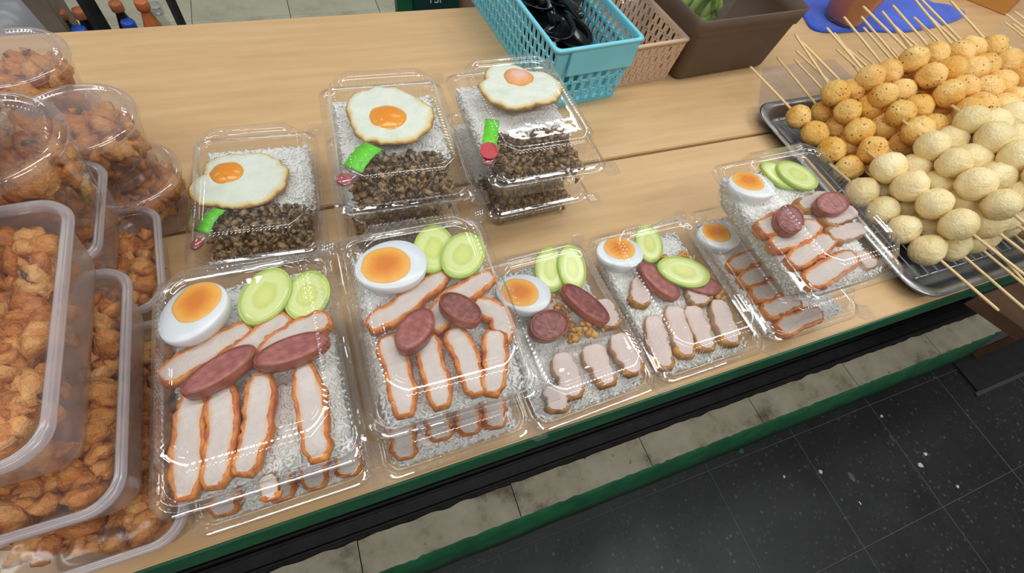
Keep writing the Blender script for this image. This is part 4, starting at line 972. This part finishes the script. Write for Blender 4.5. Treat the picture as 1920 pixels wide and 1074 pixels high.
bottle('drink_bottle', 'clear bottle with bright blue cap right of the post', 238, 39, -.33, .22, .030, M_PET, M_CAPBLUE, bt)
bottle('drink_bottle', 'orange drink bottle behind the blue capped bottle', 262, 0, -.28, .28, .030, M_ORANGE, M_ORANGE, bt)
bottle('drink_bottle', 'clear empty bottle at the right end of the rack', 288, 8, -.29, .27, .030, M_PET, M_PET, bt)
fr = thing('shelf_rack', 'black metal bottle rack standing behind the stall', 'rack', (-.5, 1.5, .15))
pA, pB, pC = at(178, 30, -.25), at(338, 40, -.45), at(20, 40, -.3)
def bar(a, b, w=.012): 
    a = Vector(a)-fr.location; b = Vector(b)-fr.location
    put('bar', mesh('bar', *tubevf([tuple(a), tuple(b)], w, 4), M_BLACKMETAL, False), fr)
bar((pA.x, pA.y, .15), (pA.x, pA.y, T-.05), .016); bar((pB.x, pB.y, .15), (pB.x, pB.y, T-.2), .012); bar((pB.x-.02, pB.y-.02, .152), (pB.x-.5, pB.y-.02, .152), .010)
bar((pC.x, pC.y+.1, .15), (pC.x, pC.y+.1, T-.1), .012); bar((pC.x, pC.y+.1, .30), (pA.x, pA.y, .30), .010)
# grey plastic bag and open carton behind
def hull_bag():
    a, b = at(0, 20, -.12), at(70, 30, -.12); rings = []
    for j in range(10):
        v = j/9; k = .85+.25*math.sin(v*2.6)
        rings.append([(.085*k*math.cos(2*PI*i/40)*(1+.12*noise.noise(Vector((math.cos(2*PI*i/40)*2, math.sin(2*PI*i/40)*2, v*3)))), .06*k*math.sin(2*PI*i/40)*(1+.3*noise.noise(Vector((math.cos(2*PI*i/40)*3, math.sin(2*PI*i/40)*3, v*4+9)))), v*.50) for i in range(40)])
    tag(put('plastic_bag', mesh('plastic_bag', *loft(rings, True, True), M_BAG), None, (b.x-.10, b.y+.02, .1505), (0, 0, -.2)), 'tall grey plastic bag standing behind the stall at far left', 'plastic bag')
hull_bag()
q = at(92, 10, -.2); cd = thing('open_carton', 'orange rimmed brown carton between the grey bag and bottles', 'carton', (q.x-.115, q.y+.20, .1505), .1)
for b_ in ((-.055, .055, -.06, -.054), (-.055, .055, .054, .06), (-.055, -.049, -.053, .053), (.049, .055, -.053, .053)): put('side_panel', bevbox('side_panel', b_[0], b_[1], b_[2], b_[3], 0, .345, M_CARTON, .001), cd); put('orange_rim', bevbox('orange_rim', b_[0], b_[1], b_[2], b_[3], .3455, .36, M_RIM, .001), cd)
gp = at(762, 12, -.2); o = thing('green_post', 'dark green post behind the rear table edge', 'post', (gp.x, gp.y+.03, .1505))
put('post', bevbox('post', -.018, .018, -.018, .018, 0, .42, M_GREEN, .002), o)
gp = at(786, 6, -.2); tag(put('paper_sheet', bevbox('paper_sheet', -.03, .03, -.002, .002, 0, .42, M_LABELW, .001), None, (gp.x+.004, gp.y+.03, .1505)), 'white paper sheet propped between post and green crate', 'paper')
gp = at(820, 8, -.2); cr = thing('bottle_crate', 'dark green crate with pale lettering behind the table', 'crate', (gp.x, gp.y+.01, .1505), -.03)
zz = T-.2-.1505
for b_ in ((-.055, .055, 0, .006), (-.055, .055, .194, .20), (-.055, -.049, .007, .193), (.049, .055, .007, .193)): put('side_panel', bevbox('side_panel', b_[0], b_[1], b_[2], b_[3], 0, zz+.03, M_CRATEG, .001), cr)
cu = bpy.data.curves.new('lettering', 'FONT'); cu.body = 'TSI'; cu.size = .026; cu.extrude = .0006; cu.align_x = 'CENTER'
_tmp = bpy.data.objects.new('lettering_curve', cu); COL.objects.link(_tmp); cu.materials.append(M_TEXTW)
_me = bpy.data.meshes.new_from_object(_tmp.evaluated_get(bpy.context.evaluated_depsgraph_get())); bpy.data.objects.remove(_tmp)
put('lettering', _me, cr, (-.004, -.0008, zz-.002), (PI/2, 0, 0))
gp = at(858, 4, -.2); o = thing('brown_sack', 'brown paper sack behind the table near the blue basket', 'sack', (gp.x+.075, gp.y+.08, .1505))
put('sack_body', mesh('sack_body', *loft([[(x*(1+.06*noise.noise(Vector((x*20, y*20, z*9)))), y, z) for x, y in ringpts(a_, b_, .02, 6, 6, 4)] for a_, b_, z in ((.055, .04, 0), (.06, .045, .02), (.06, .045, .3), (.055, .03, .42))], True, True), M_CRATEW), o)
